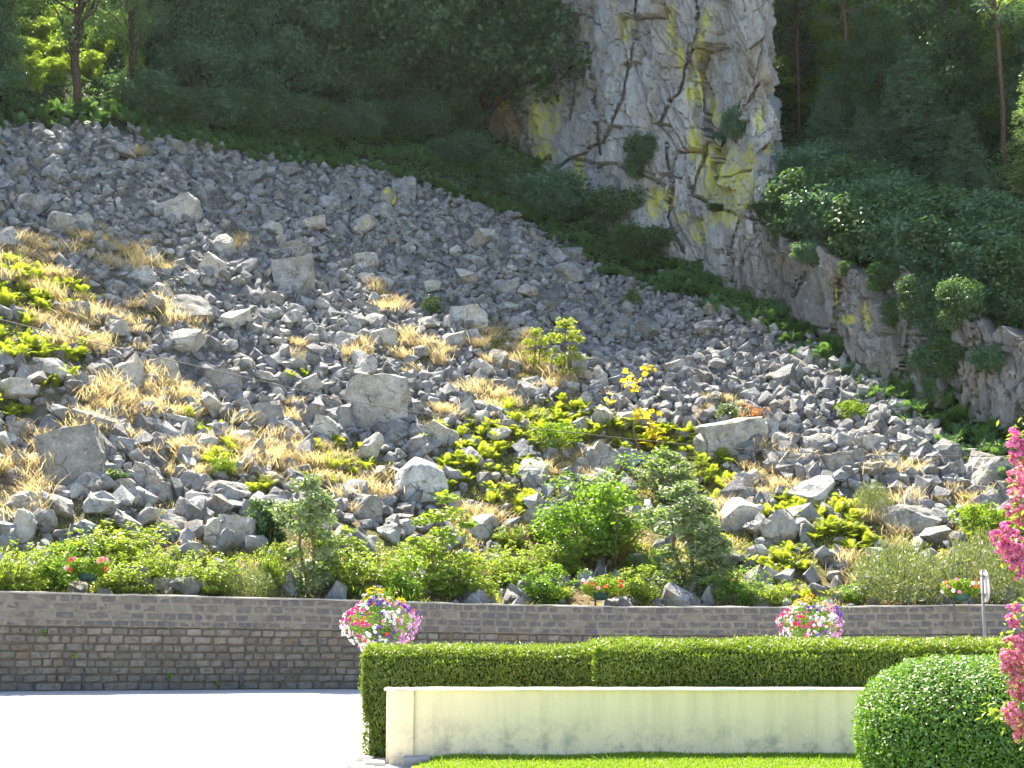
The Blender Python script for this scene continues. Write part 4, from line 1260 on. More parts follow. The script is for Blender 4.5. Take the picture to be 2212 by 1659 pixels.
def fern_mesh(seed, nf, L, mat):
    g = np.random.default_rng(seed); bf = Buf()
    for k in range(nf):
        a = g.uniform(0, 6.28); ln = L * g.uniform(0.7, 1.2); el = g.uniform(0.7, 1.35)
        q = np.linspace(0.08, 1, 18)
        out_ = np.array([math.cos(a), math.sin(a), 0])
        P = out_ * (q * ln * math.cos(el))[:, None] + np.array([0, 0, 1]) * (q * ln * math.sin(el) - 0.35 * ln * q ** 2.2)[:, None]
        T = unit(np.gradient(P, axis=0)); side = np.array([-math.sin(a), math.cos(a), 0])
        wq = ln * 0.17 * np.sin(np.clip(q * 0.93 + 0.09, 0, 1) * math.pi) ** 0.7
        tint = np.clip(g.normal(0.5, 0.25), 0, 1)
        for sg in (-1, 1):
            C = P + side * (sg * wq / 2)[:, None]
            up = unit(np.cross(T, np.broadcast_to(side, T.shape)))
            up = up * np.sign(up[:, 2:3] + 1e-6)
            leaves(bf, C, up + g.normal(0, 0.12, P.shape), wq * 1.05 + 0.02, ln * 0.036, tint, g, 0, side * sg + T * 0.35)
    return bf.mesh('fern', mat)
# ------------------------------------------------------------------ shrubs
def shrub_bufs(seed, w, h, ncl, per, L, ar=0.55, stems=5, upright=False, flat=0.8, canes=0):
    g = np.random.default_rng(seed)
    sb, lb = Buf(), Buf()
    C, Rr = [], []
    for k in range(ncl):
        if upright:
            f = g.random(); r = 0.5 * w * (math.sin(math.pi * (0.12 + 0.85 * f)) ** 0.8) * g.random() ** 0.5
            a = g.uniform(0, 6.28); C.append(np.array([math.cos(a) * r, math.sin(a) * r, h * (0.06 + 0.94 * f)])); Rr.append(0.13 * w + 0.05 * h * g.random())
        else:
            d = sphere_pts(1, g)[0]; q = g.random() ** 0.35
            C.append(np.array([d[0] * w * 0.42 * q, d[1] * w * 0.42 * q, h * (0.45 + 0.45 * d[2] * q)])); Rr.append(w * g.uniform(0.10, 0.2))
    for k in range(stems):
        c = C[g.integers(len(C))]
        wood(sb, (g.normal(0, 0.05 * w), g.normal(0, 0.05 * w), -0.15), c, 0.012 + 0.012 * h, 0.006, g, 5, 0.06, 0.03, 5)
    blob_leaves(lb, C, Rr, per, L, L * ar, g, 0.5, 0.7, flat)
    for k in range(canes):
        a = g.uniform(0, 6.28); ln = g.uniform(0.5, 1.0) * w * 0.62; hh = h * g.uniform(0.75, 1.45)
        st = np.array([g.normal(0, 0.15 * w), g.normal(0, 0.15 * w), 0.0]); dr = np.array([math.cos(a), math.sin(a), 0])
        q = np.linspace(0, 1, 16)
        Pc = st + dr * (ln * q)[:, None] + np.array([0, 0, 1]) * (hh * np.sin(q * 2.1) ** 0.9)[:, None]
        sb.add(*tube(Pc, 0.007, 4))
        Pl = np.repeat(Pc[3:], 4, 0) + g.normal(0, L * 0.55, (52, 3))
        leaves(lb, Pl, g.normal(0, 0.5, (52, 3)) + [0, 0, 0.8], L * g.uniform(0.8, 1.4, 52), L * ar, np.clip(g.normal(0.65, 0.2, 52), 0, 1), g, 0.08)
    return sb, lb
def spiky_bufs(seed, w, h, n, L, wd):
    """Broom-like bush: many fine upright shoots."""
    g = np.random.default_rng(seed)
    sb, lb = Buf(), Buf()
    d = sphere_pts(n, g); d[:, 2] = np.abs(d[:, 2]) * 0.9
    r = g.random(n) ** 0.3
    P = d * r[:, None] * [w / 2, w / 2, h * 0.92]
    lump = 1 + 0.22 * fbm(P, 1.6, 3, seed)
    P = P * lump[:, None]
    leaves(lb, P, g.normal(size=(n, 3)), L * g.uniform(0.6, 1.4, n), wd, np.clip(g.normal(0.5, 0.25, n), 0, 1), g, 0, d * 0.7 + [0, 0, 0.8] + g.normal(0, 0.35, (n, 3)))
    for k in range(14):
        c = P[g.integers(n)]
        wood(sb, (g.normal(0, 0.1), g.normal(0, 0.1), -0.1), c, 0.015, 0.004, g, 4, 0.05, 0, 4)
    return sb, lb
tw = M['twig']
store('round_shrub', shrub_bufs(21, 2.0, 1.9, 60, 130, 0.085, canes=12), (tw, M['shrub']))
store('round_shrub2', shrub_bufs(22, 2.0, 1.5, 50, 120, 0.09), (tw, M['shrub']))
store('silver_tall', shrub_bufs(23, 1.0, 2.2, 46, 90, 0.10, 0.42, 5, True), (tw, M['silver']))
store('silver_wide', shrub_bufs(24, 1.0, 1.3, 46, 100, 0.075, 0.42, 6, True), (tw, M['silver']))
store('sapling', shrub_bufs(25, 0.8, 1.9, 26, 60, 0.10, 0.5, 4, True), (tw, M['bramble']))
store('bramble', shrub_bufs(26, 2.0, 1.1, 44, 80, 0.09, 0.7, 7, False, 0.6, 22), (tw, M['bramble']))
store('bramble2', shrub_bufs(27, 2.0, 1.2, 36, 70, 0.11, 0.62, 7, False, 0.7, 26), (tw, M['bramble']))
store_again('bramble_dark', 'bramble2', tw, M['shrub'])
store('broom', spiky_bufs(28, 2.2, 1.25, 9000, 0.10, 0.018), (tw, M['broom']))
store('ivy', shrub_bufs(29, 1.2, 1.2, 40, 90, 0.075, 0.9, 3), (tw, M['leaf_dark']))
store('yellow_sapling', shrub_bufs(30, 0.8, 1.7, 13, 10, 0.11, 0.8, 3, True), (tw, M['yellow_leaf']))
store('lime_sapling', shrub_bufs(31, 0.9, 1.6, 26, 60, 0.085, 0.5, 4, True), (tw, M['fern']))
store('orange_shrub', shrub_bufs(32, 1.2, 0.6, 16, 40, 0.07, 0.6, 5), (tw, M['orange_leaf']))
store('dark_shrub', shrub_bufs(33, 2.4, 1.8, 60, 110, 0.13, 0.5, 6), (M['bark'], M['leaf_dark']))
store('blue_shrub', shrub_bufs(34, 2.6, 2.2, 70, 110, 0.14, 0.5, 6), (M['bark'], M['leaf_bluegreen']))
store('lit_shrub', shrub_bufs(38, 2.2, 2.0, 46, 80, 0.16, 0.6, 6), (tw, M['leaf_lit']))
store('airy', shrub_bufs(35, 1.4, 1.1, 30, 60, 0.09, 0.5, 6), (tw, M['lawn_grass']))
store('seedling', conifer(36, 0.9, 0.4, 9, 12, 0.14), (tw, M['needle_light']))
store('bracken_tall', shrub_bufs(37, 2.4, 1.1, 46, 90, 0.20, 0.32, 6, False, 0.6), (tw, M['bracken']))

def shrub(key, x, ybot, w, h, label, name='shrub', cat='shrub', group=None, fn=None, back=0.0):
    p = hit(x, ybot, fn)
    mpp = float(np.hypot(p[1], p[2] - EYE)) / F
    me = MESHES[key][1]
    V = np.empty(len(me.vertices) * 3, np.float32); me.vertices.foreach_get('co', V); V = V.reshape(-1, 3)
    lo, hi = np.percentile(V, 1.5, axis=0), np.percentile(V, 98.5, axis=0)
    sx = w * mpp / (hi[0] - lo[0]); sz = h * mpp / hi[2]
    return make_thing(name, key, label, cat, group, (p[0], p[1] + back, p[2] - 0.05), random.uniform(-0.5, 0.5), (sx, (sx + sz) / 2, sz), ('stems', 'foliage'))

for (x, y, w_, h_) in CLEAR:
    o = shrub('lit_shrub', x, y, w_, h_, None, 'shrub', 'shrub'); place_label(o, 'bright leafy bush', x, y - h_ / 2, 'bright bushes in the sunlit clearing')
G1 = 'shrubs growing on the lower slope behind the wall'
shrub('round_shrub', 1288, 1205, 230, 200, 'big round bright green shrub in the middle of the lower slope', group=G1)
shrub('silver_wide', 1442, 1085, 115, 110, 'grey-green willowy shrub above the tall silvery bush', group=G1)
shrub('silver_tall', 1478, 1275, 150, 225, 'tall silvery leaved bush right of the big round one', group=G1)
shrub('silver_tall', 1540, 1285, 90, 140, 'low silvery shoot right of the tall silvery bush', group=G1)
shrub('silver_tall', 662, 1282, 120, 245, 'tall silvery sapling right of the rectangular block', 'sapling', 'sapling', group=G1)
shrub('sapling', 735, 1285, 90, 140, 'glossy green shoot right of the tall silvery sapling', 'sapling', 'sapling', group=G1)
shrub('sapling', 950, 1290, 130, 215, 'yellow-green sapling with rising leaf sprays in the bramble bank', 'sapling', 'sapling', group=G1)
shrub('ivy', 575, 1185, 76, 104, 'dark ivy hanging beside the rectangular block', 'ivy', 'ivy', group=G1)
shrub('ivy', 245, 1052, 60, 40, 'small dark ivy patch between the tilted cubes', 'ivy', 'ivy', group=G1)
shrub('broom', 1950, 1296, 205, 122, 'broad olive broom bush above the wall on the right', group=G1)
shrub('broom', 2130, 1300, 170, 140, 'darker broom bush behind the road sign', group=G1)
shrub('broom', 1888, 1115, 82, 70, 'sparse reddish-green broom bush on the lower right slope', group=G1)
shrub('airy', 2115, 1155, 110, 66, 'light green airy shrub above the broom bushes', group=G1)
shrub('airy', 2190, 1160, 80, 60, 'pale green airy shrub beside the pink blossom', group=G1)
shrub('bramble', 235, 1218, 190, 76, 'bramble patch below the row of tilted cubes', 'bramble', 'bramble', group=G1)
br = [(30, 1278, 130, 96, 'bramble', 'bramble in the lower left corner above the wall'), (120, 1270, 130, 90, 'bramble_dark', 'green bramble left of the left flower planter'), (262, 1280, 130, 76, 'bramble', 'bramble right of the left flower planter'), (345, 1262, 120, 76, 'bramble2', 'bramble above the bright wedge of rock'), (440, 1280, 130, 80, 'bramble', 'bramble below the upright narrow block'), (530, 1288, 120, 60, 'broom', 'olive grassy bush between two brambles'), (590, 1270, 90, 90, 'bramble2', 'glossy bramble left of the tall silvery sapling'), (790, 1288, 140, 104, 'bramble', 'bramble right of the tall silvery sapling'), (870, 1296, 120, 90, 'bramble_dark', 'shaded bramble left of the yellow-green sapling'), (1020, 1298, 140, 96, 'bramble2', 'bramble right of the yellow-green sapling'), (1110, 1262, 130, 80, 'bramble', 'yellow-green bramble in the middle of the bank'), (1180, 1300, 130, 76, 'bramble_dark', 'bramble left of the middle flower planter'), (1215, 1240, 110, 70, 'bramble', 'bramble below the dry stalks'), (1380, 1296, 130, 70, 'bramble2', 'bramble right of the middle flower planter'), (1410, 1250, 90, 60, 'bramble_dark', 'low shaded bramble below the round shrub'), (1590, 1305, 110, 74, 'bramble_dark', 'low bramble right of the silvery bush'), (1660, 1306, 100, 50, 'bramble', 'pale bramble left of the second petunia basket'), (1840, 1303, 70, 40, 'bramble_dark', 'small bramble between fern and broom bush'), (1100, 1178, 70, 40, 'bramble', 'small bramble beside the hollow fronted rock'), (900, 1220, 90, 50, 'bramble', 'bramble left of the yellow-green sapling stem'), (700, 1205, 70, 50, 'bramble2', 'bramble at the right foot of the rectangular block')]
for (x, y, w, h, k, lab) in br:
    shrub(k, x, y, w, h, lab, 'bramble', 'bramble', 'brambles behind the wall top')
shrub('lime_sapling', 1160, 805, 54, 96, 'left one of two bright green saplings at the shadow edge', 'sapling', 'sapling')
shrub('lime_sapling', 1226, 815, 84, 128, 'right and taller one of two bright green saplings at the shadow edge', 'sapling', 'sapling')
shrub('yellow_sapling', 1385, 995, 120, 205, 'slender sapling with yellow autumn leaves', 'sapling', 'sapling')
shrub('seedling', 932, 690, 46, 52, 'small bright pine seedling on the scree', 'pine_seedling', 'seedling')
shrub('seedling', 1572, 915, 50, 44, 'small pine seedling left of the orange shrub', 'pine_seedling', 'seedling')
shrub('orange_shrub', 1625, 912, 78, 42, 'low shrub with orange leaves above the lit slab boulder')
shrub('seedling', 1366, 668, 36, 46, 'tiny shaded seedling high on the right scree', 'pine_seedling', 'seedling')
shrub('airy', 1840, 905, 60, 40, 'small green shrub in the shaded right scree', 'shrub', 'shrub')
shrub('airy', 1195, 975, 110, 60, 'leafy light green shrub among the ferns under the wire', 'shrub', 'shrub')
shrub('lime_sapling', 1518, 1040, 34, 60, 'yellow-green shoot right of the grey-green willowy shrub', 'sapling', 'sapling')
shrub('airy', 480, 1030, 60, 40, 'fresh green leafy clump in the dry grass bank', 'shrub', 'shrub')

# shaded shrubs under and on the rock face
G2 = 'shaded shrubs around the rock face'
CBX = [p[0] for p in CB]; CBY = [p[1] for p in CB]
for (x, y, w, h, k, lab) in [(1345, 500, 150, 90, 'dark_shrub', 'rowan bush at the foot of the rock face'), (1390, 560, 150, 70, 'dark_shrub', 'low rowan bush right below the other one'), (1190, 478, 170, 110, 'blue_shrub', 'wide shaded shrub between scree and rock face'), (1095, 425, 110, 90, 'dark_shrub', 'shaded shrub left of the wide one'), (1000, 360, 130, 70, 'blue_shrub', 'shaded shrub below the brown rock shoulder'), (2040, 840, 130, 90, 'blue_shrub', 'dark shrub against the lower rock band'),]:
    shrub(k, x, y, w, h, lab, 'bracken' if 'bracken' in k else 'shrub', 'bracken' if 'bracken' in k else 'shrub', G2)
gb = np.random.default_rng(515)
for i, x_ in enumerate(range(300, 1010, 52)):
    o = shrub(('blue_shrub', 'dark_shrub', 'blue_shrub')[i % 3], x_ + gb.uniform(-14, 14), float(np.interp(x_, FOREST[:, 0], FOREST[:, 1])) - 4 + gb.uniform(-8, 10), gb.uniform(110, 160), gb.uniform(60, 95), None, 'shrub', 'shrub')
    place_label(o, 'leafy shaded shrub', x_, 230, 'shaded shrubs along the foot of the wood')
def frond_patch(seed):
    bf = Buf(); g_ = np.random.default_rng(seed)
    for k in range(9):
        me = fern_mesh(seed * 10 + k, 9, 0.85 * g_.uniform(0.75, 1.2), M['bracken'])
        V = np.array([v.co[:] for v in me.vertices]); off = np.array([g_.uniform(-1.1, 1.1), g_.uniform(-0.5, 0.5), 0])
        tn = np.zeros(len(V), np.float32); me.attributes['tint'].data.foreach_get('value', tn)
        bf.add(V + off + [0, 0, -0.5 * off[1] * 0 - 0.05], np.arange(len(V)).reshape(-1, 4), tn); bpy.data.meshes.remove(me)
    return bf.mesh('bracken', M['bracken'])
BRK = [frond_patch(7000 + i) for i in range(5)]
def bracken(x, y, sc_, label=None, group='bracken of the shaded band'):
    p = hit(x, y)
    o = link('bracken', BRK[int(gb.integers(5))]); o.location = (p[0], p[1], p[2] - 0.05); o.scale = (sc_, sc_, sc_ * gb.uniform(0.8, 1.1))
    e_ = 0.6; dzx = float(zt(np.array(p[0] + e_), np.array(p[1])) - zt(np.array(p[0] - e_), np.array(p[1]))) / (2 * e_)
    o.rotation_euler = (0.25, -math.atan(max(-1, min(1, dzx))), gb.uniform(-0.3, 0.3))
    tag(o, label, 'bracken', group)
    if label is None:
        place_label(o, 'green bracken patch', x, y - 12, group)
for x_ in range(300, 2260, 34):
    lo_ = float(np.interp(x_, CBX, CBY)) if x_ > 960 else float(np.interp(x_, FOREST[:, 0], FOREST[:, 1]))
    hi_ = float(scree_top(np.array([x_]))[0])
    for q_ in ((0.1, 0.5, 0.9) if hi_ - lo_ > 45 else (0.3, 0.85)):
        bracken(x_ + gb.uniform(-14, 14), lo_ * (1 - q_) + hi_ * q_ + gb.uniform(-5, 5), gb.uniform(0.8, 1.25))
for x_ in range(-40, 320, 30):
    bracken(x_ + gb.uniform(-12, 12), 240 + gb.uniform(-4, 22), gb.uniform(0.9, 1.3))
def on_cliff(key, x, y, d, w, h, lab):
    q = ray(x, y); q = q / q[1] * d
    mpp = d / F
    me = MESHES[key][1]
    V = np.empty(len(me.vertices) * 3, np.float32); me.vertices.foreach_get('co', V); V = V.reshape(-1, 3)
    lo, hi = np.percentile(V, 1.5, axis=0), np.percentile(V, 98.5, axis=0)
    sx = w * mpp / (hi[0] - lo[0]); sz = h * mpp / hi[2]
    make_thing('shrub', key, lab, 'shrub', G2, (q[0], d, q[2] + EYE - 0.1), 0.3, (sx, (sx + sz) / 2.4, sz), ('stems', 'foliage'))
FACE = []
dg_cache = {}
def cliff_depth(x, y):
    """depth of the rock face behind a point of the photograph (rays against the built meshes)"""
    from mathutils.bvhtree import BVHTree
    if not dg_cache:
        for nm in ('cliff', 'rock_outcrop', 'rock_shoulder'):
            me = bpy.data.objects[nm].data
            dg_cache[nm] = BVHTree.FromPolygons([v.co[:] for v in me.vertices], [tuple(p.vertices) for p in me.polygons])
    best = None
    d = Vector(ray(x, y)).normalized()
    for tr_ in dg_cache.values():
        h_ = tr_.ray_cast(Vector((0, 0, EYE)), d)
        if h_[0] is not None and (best is None or h_[0].y < best):
            best = h_[0].y
    return best
for (x, y, w, h, k, lab) in [(1592, 300, 60, 80, 'blue_shrub', 'dark bush hanging high on the tall rock face'), (1560, 310, 40, 30, 'blue_shrub', 'small tuft on the face left of the hanging bush'), (1388, 375, 80, 90, 'dark_shrub', 'dark bush in the long crack of the tall rock face'), (1700, 300, 60, 26, 'dark_shrub', 'brown-green tuft on the right shoulder of the face'), (1660, 462, 90, 26, 'dark_shrub', 'thin growth along the ledge below the lichened face'), (1560, 452, 70, 14, 'dark_shrub', 'dark moss line on the sloping ledge'), (1930, 700, 50, 60, 'dark_shrub', 'reddish-green shrub hanging over the lower rock band'), (1990, 600, 110, 70, 'blue_shrub', 'dark shrub on the brow of the lower rock band'), (2100, 640, 90, 60, 'dark_shrub', 'dark shrub on the brow near the right edge'), (1190, 110, 60, 90, 'dark_shrub', 'dark bush on the left edge of the tall rock face'), (1170, 190, 50, 70, 'dark_shrub', 'lower dark bush on the left edge of the tall rock face'), (1070, 130, 110, 100, 'blue_shrub', 'dark foliage over the brown rock shoulder'), (1830, 590, 40, 30, 'dark_shrub', 'tuft on top of the yellow streaked rock'), (1150, 130, 120, 150, 'dark_shrub', 'large dark bush over the left edge of the tall rock face'), (1112, 70, 130, 130, 'dark_shrub', 'dark foliage above the yellow stained shoulder'), (1050, 110, 130, 110, 'dark_shrub', 'dark foliage at the far left of the rock shoulder'), (1985, 680, 90, 90, 'dark_shrub', 'dark bush hanging down the middle of the lower rock band'), (2030, 730, 100, 100, 'blue_shrub', 'blue-green bush hanging down the lower rock band'), (2075, 700, 100, 100, 'dark_shrub', 'dark bush high on the lower rock band'), (2060, 800, 110, 80, 'dark_shrub', 'dark bush low on the lower rock band'), (2145, 800, 90, 60, 'blue_shrub', 'blue-green bush low near the right end of the rock band'), (1915, 625, 90, 60, 'dark_shrub', 'dark bush on the brow right of the yellow streaked rock'), (1760, 570, 90, 56, 'blue_shrub', 'bush where the rock band meets the tall face'), (2010, 800, 80, 60, 'blue_shrub', 'small blue-green bush at the foot of the rock band'), (1185, 50, 70, 100, 'dark_shrub', 'topmost dark bush on the left edge of the rock face')]:
    d = cliff_depth(x, y)
    if d:
        on_cliff(k, x, y, d, w, h, lab)
# brow of the lower rock band: dark overhanging bushes
for i, (x, y, w, h) in enumerate([(1740, 520, 170, 140), (1800, 545, 170, 130), (1880, 560, 170, 130), (1960, 590, 170, 130), (2050, 610, 170, 120), (2130, 640, 170, 130), (2200, 660, 150, 130), (1770, 440, 160, 130), (1850, 470, 170, 120), (1930, 500, 180, 120), (2020, 520, 170, 110), (2120, 540, 170, 120), (2200, 560, 140, 110), (2040, 650, 150, 90), (2110, 680, 150, 90), (2180, 710, 150, 90), (2230, 740, 150, 90), (2160, 760, 90, 60)]):
    shrub('blue_shrub' if i % 2 else 'dark_shrub', x, y, w, h, 'dark bush in the thicket above the lower rock band', 'shrub', 'shrub', 'thicket above the lower rock band')

# undergrowth: bracken and weeds too dense to count
g = np.random.default_rng(77)
ub = Buf()
n = 210000
X = g.uniform(-48, 34, n); Y = g.uniform(48, 112, n); Z = zt(X, Y)
ab_, dr_, gr_, so_, px, py = ground_masks(X, Y, Z)
ok = (px > -220) & (px < 2420) & (py > -60) & (py < scree_top(px) + 2 + g.normal(0, 5, n)) & (fbm(np.stack([X, Y, Z], 1), 0.45, 3, 4) > -0.62)
nz = np.stack([zt(X + 0.5, Y) - zt(X - 0.5, Y), zt(X, Y + 0.5) - zt(X, Y - 0.5)], 1)
ok &= (np.abs(nz).max(1) < 2.2)
X, Y, Z = X[ok], Y[ok], Z[ok]; n = len(X)
hgt = 0.55 + 0.35 * fbm(np.stack([X, Y, Z], 1), 0.7, 3, 8)
P = np.stack([X, Y, Z + hgt * g.random(n) ** 0.6], 1)
leaves(ub, P, np.stack([g.normal(0, 0.5, n), g.normal(-0.5, 0.5, n), np.full(n, 0.8)], 1), 0.30 * g.uniform(0.6, 1.5, n), 0.085 * g.uniform(0.7, 1.3, n), np.clip(0.5 + 0.35 * fbm(P, 0.6, 3, 12) + g.normal(0, 0.15, n), 0, 1), g, 0.05)
o = ub.build('undergrowth', M['bracken'])
tag(o, 'dense shaded bracken and weeds along the top of the scree', None, kind='stuff')

# ------------------------------------------------------------------ ferns, grass
def tuft_mesh(seed, nb, Ht, sp, mat, lean=(0.5, -0.2), bw=0.008):
    g = np.random.default_rng(seed); bf = Buf()
    V, Fq, T = [], [], []
    base = g.normal(0, sp, (nb, 3)) * [1, 1, 0]
    d = g.normal(0, 0.30, (nb, 3)); d[:, 2] = 1; d[:, 0] += lean[0] * g.random(nb); d[:, 1] += lean[1] * g.random(nb)
    d = unit(d)
    L = Ht * g.uniform(0.5, 1.15, nb)
    bend = unit(d * [1, 1, 0] + g.normal(0, 0.2, (nb, 3)) * [1, 1, 0])
    side = unit(np.cross(d, [0, 0, 1.0]) + 1e-4) 
    rot = g.uniform(0, 6.28, nb)
    side = np.stack([np.cos(rot), np.sin(rot), 0 * rot], 1)
    w = bw * g.uniform(0.7, 1.6, nb)
    tn = np.clip(g.normal(0.5, 0.25, nb), 0, 1)
    rows = []
    for q, wf in ((0, 1.0), (0.45, 0.85), (0.8, 0.55), (1.0, 0.12)):
        c = base + d * (L * q)[:, None] + bend * (L * 0.38 * q ** 2)[:, None] - np.array([0, 0, 1]) * (L * 0.22 * q ** 2.4)[:, None]
        rows.append((c - side * (w * wf)[:, None], c + side * (w * wf)[:, None]))
    Vv = np.stack([x for r in rows for x in r], 1).reshape(-1, 3)
    k = np.arange(nb)[:, None] * 8
    Fq = np.concatenate([k + np.array([[2 * i, 2 * i + 1, 2 * i + 3, 2 * i + 2]]) for i in range(3)])
    bf.add(Vv, Fq, np.repeat(tn, 8))
    return bf.mesh('tuft', mat)
FERN = [fern_mesh(600 + i, 15 + 3 * i, 0.36, M['fern']) for i in range(5)]
BIGF = [fern_mesh(620 + i, 12, 0.8, M['fern']) for i in range(3)]
TUFT = [tuft_mesh(640 + i, 150, 0.60, 0.22, M['dry_grass'], (0.6 - 0.2 * i, -0.3)) for i in range(6)]
STALK = [tuft_mesh(660 + i, 7, 1.15, 0.16, M['dry_stalk'], (0.1, 0), 0.022) for i in range(3)]
GTUFT = [tuft_mesh(680 + i, 120, 0.28, 0.14, M['fern'], (0.3, -0.2)) for i in range(3)]

def sow(blobs, per_area, meshes, name, cat, adj, plural, smin, smax, limit, g, dz=0.0, zone_edge=1.0):
    spots = []
    for (x, y, a, b_) in blobs:
        for k in range(max(2, int(a * b_ * per_area))):
            r = g.random() ** 0.5; th = g.uniform(0, 6.28)
            spots.append((x + a * r * math.cos(th) * zone_edge, y + b_ * r * math.sin(th) * zone_edge))
    g.shuffle(spots)
    rest = Buf(); nobj = 0
    raw = [(np.array([v.co[:] for v in me.vertices]), loc_faces(me)) for me in meshes] if len(spots) > limit else None
    for (x, y) in spots:
        if y < scree_top(np.array([x]))[0] + 12 or x < -60 or x > 2270:
            continue
        p = hit(x, y)
        s = g.uniform(smin, smax); rz = g.uniform(-0.6, 0.6); k = g.integers(len(meshes))
        if nobj < limit:
            o = link(name, meshes[k]); o.location = (p[0], p[1], p[2] + dz); o.scale = (s, s, s); o.rotation_euler = (g.normal(0, 0.12) + 0.1, g.normal(0, 0.12), rz)
            tag(o, None, cat); place_label(o, adj, x, y, plural); nobj += 1
        else:
            V, Fs = raw[k]
            c_, s_ = math.cos(rz), math.sin(rz)
            V = V * s
            rest.add(np.stack([V[:, 0] * c_ - V[:, 1] * s_ + p[0], V[:, 0] * s_ + V[:, 1] * c_ + p[1], V[:, 2] + p[2] + dz], 1), Fs, np.clip(g.normal(0.5, 0.25), 0, 1))
    return rest
g = np.random.default_rng(88)
rest = sow(DRY, 0.0068, TUFT, 'dry_grass_tuft', 'grass tuft', 'golden grass tuft', 'tufts of dry golden grass', 0.5, 1.35, 290, g, -0.03, 1.3)
if rest.n: tag(rest.build('dry_grass', M['dry_grass']), 'thin dry golden grass between the rocks', None, kind='stuff')
g = np.random.default_rng(89)
rest = sow(GREEN, 0.0085, FERN, 'fern', 'fern', 'small yellow-green fern', 'small ferns among the rocks', 1.1, 2.5, 295, g, -0.02, 1.2)
if rest.n: tag(rest.build('green_cover', M['fern']), 'bright green fern cover between the rocks', None, kind='stuff')
for (x, y, s, lab) in [(1210, 1300, 1.0, 'large pale fern on the wall top left of the middle planter'), (1222, 1296, 0.8, 'smaller fern leaning beside the pale one'), (1735, 1302, 1.2, 'large fern behind the second petunia basket'), (1780, 1298, 1.0, 'fern right of the large one behind the petunias'), (1845, 1306, 0.9, 'fern at the wall top before the broom bush'), (1700, 1245, 1.0, 'bright fern below the small whitish rock'), (1655, 1225, 0.9, 'shaded fern left of the bright one'), (1560, 1180, 0.9, 'dark fern right of the silvery bush'), (1700, 1290, 0.9, 'low fern at the wall top'), (1590, 1215, 0.8, 'fern in the shade of the dark mossy rock')]:
    p = hit(x, y); o = link('fern', BIGF[int(g.integers(3))]); o.location = tuple(p); o.scale = (s, s, s); o.rotation_euler = (0.1, 0, g.uniform(-1, 1)); tag(o, lab, 'fern', 'large ferns near the wall top')
for (x, y, s) in [(1120, 1180, 1.1), (1160, 1185, 1.0), (1200, 1182, 0.9), (1105, 1165, 0.8), (1285, 1226, 1.1), (1335, 1222, 1.5), (1358, 1218, 1.6), (1310, 1232, 1.0), (1150, 1165, 0.9), (1225, 1180, 0.9), (1250, 1222, 1.2)]:
    p = hit(x, y); o = link('dry_stalks', STALK[int(g.integers(3))]); o.location = tuple(p); o.scale = (s, s, s); o.rotation_euler = (0, 0, g.uniform(-3, 3)); tag(o, None, 'dry stalks'); place_label(o, 'brown withered stalks', x, y, 'withered seed stalks')

# short turf, moss and litter between the rocks on the lower slope
g = np.random.default_rng(90)
for nm, mt, lab, cond, n, ln in (('turf', M['turf'], 'short green growth covering soil on the lower slope', 'g', 210000, 0.17), ('dry_litter', M['dry_grass'], 'dry grass litter covering soil on the lower slope', 'd', 220000, 0.17)):
    X = g.uniform(-22, 22, n); Y = g.uniform(37, 78, n); Z = zt(X, Y)
    ab_, dr_, gr_, so_, px, py = ground_masks(X, Y, Z)
    q = fbm(np.stack([X, Y, Z * 0], 1), 0.55, 4, 31 if cond == 'g' else 57)
    want = (gr_ * 1.0 + smooth((q - 0.0) / 0.3) * so_ * 0.8) if cond == 'g' else (dr_ * 0.7 + smooth((q + 0.25) / 0.4) * so_ * 0.75 * (1 - gr_))
    ok = (Y > Yw(X) + 0.6) & (px > -60) & (px < W + 60) & (py > 480) & (ab_ < 0.1) & (g.random(n) < want)
    X, Y, Z = X[ok], Y[ok], Z[ok]; n = len(X)
    bf = Buf()
    d = np.stack([g.normal(0.25, 0.5, n), g.normal(-0.15, 0.5, n), np.full(n, 0.75)], 1)
    L_ = ln * g.uniform(0.6, 1.8, n)
    leaves(bf, np.stack([X, Y, Z + L_ * 0.35], 1), g.normal(size=(n, 3)), L_, 0.022 if cond == 'd' else 0.04, np.clip(g.normal(0.5, 0.25, n), 0, 1), g, 0, d)
    tag(bf.build(nm, mt), lab, None, kind='stuff')

# ------------------------------------------------------------------ overhead wire
wpts = [(-260, 615, 41), (0, 690, 42.5), (420, 790, 44.5), (870, 886, 46), (1400, 952, 46.8), (1800, 980, 47), (2212, 984, 46.5), (2700, 960, 45)]
P = []
for (x, y, d) in wpts:
    q = ray(x, y); q = q / q[1] * d; P.append([q[0], q[1], q[2] + EYE])
P = np.array(P); tt = np.linspace(0, len(P) - 1, 80)
k = np.arange(len(P))
def cr(v):
    out_ = []
    for u in tt:
        i = min(int(u), len(v) - 2); f = u - i
        p0, p1, p2, p3 = v[max(i - 1, 0)], v[i], v[i + 1], v[min(i + 2, len(v) - 1)]
        out_.append(0.5 * (2 * p1 + (p2 - p0) * f + (2 * p0 - 5 * p1 + 4 * p2 - p3) * f * f + (3 * p1 - p0 - 3 * p2 + p3) * f ** 3))
    return np.array(out_)
P = np.stack([cr(P[:, j]) for j in range(3)], 1)
bf = Buf(); bf.add(*tube(P, 0.014, 5))
M['wire'] = plain('wire', (0.05, 0.045, 0.04), 0.6, 0.3, 0.1)
tag(bf.build('overhead_wire', M['wire'], smooth=True), 'thin dark wire sagging across the front of the slope', 'wire')

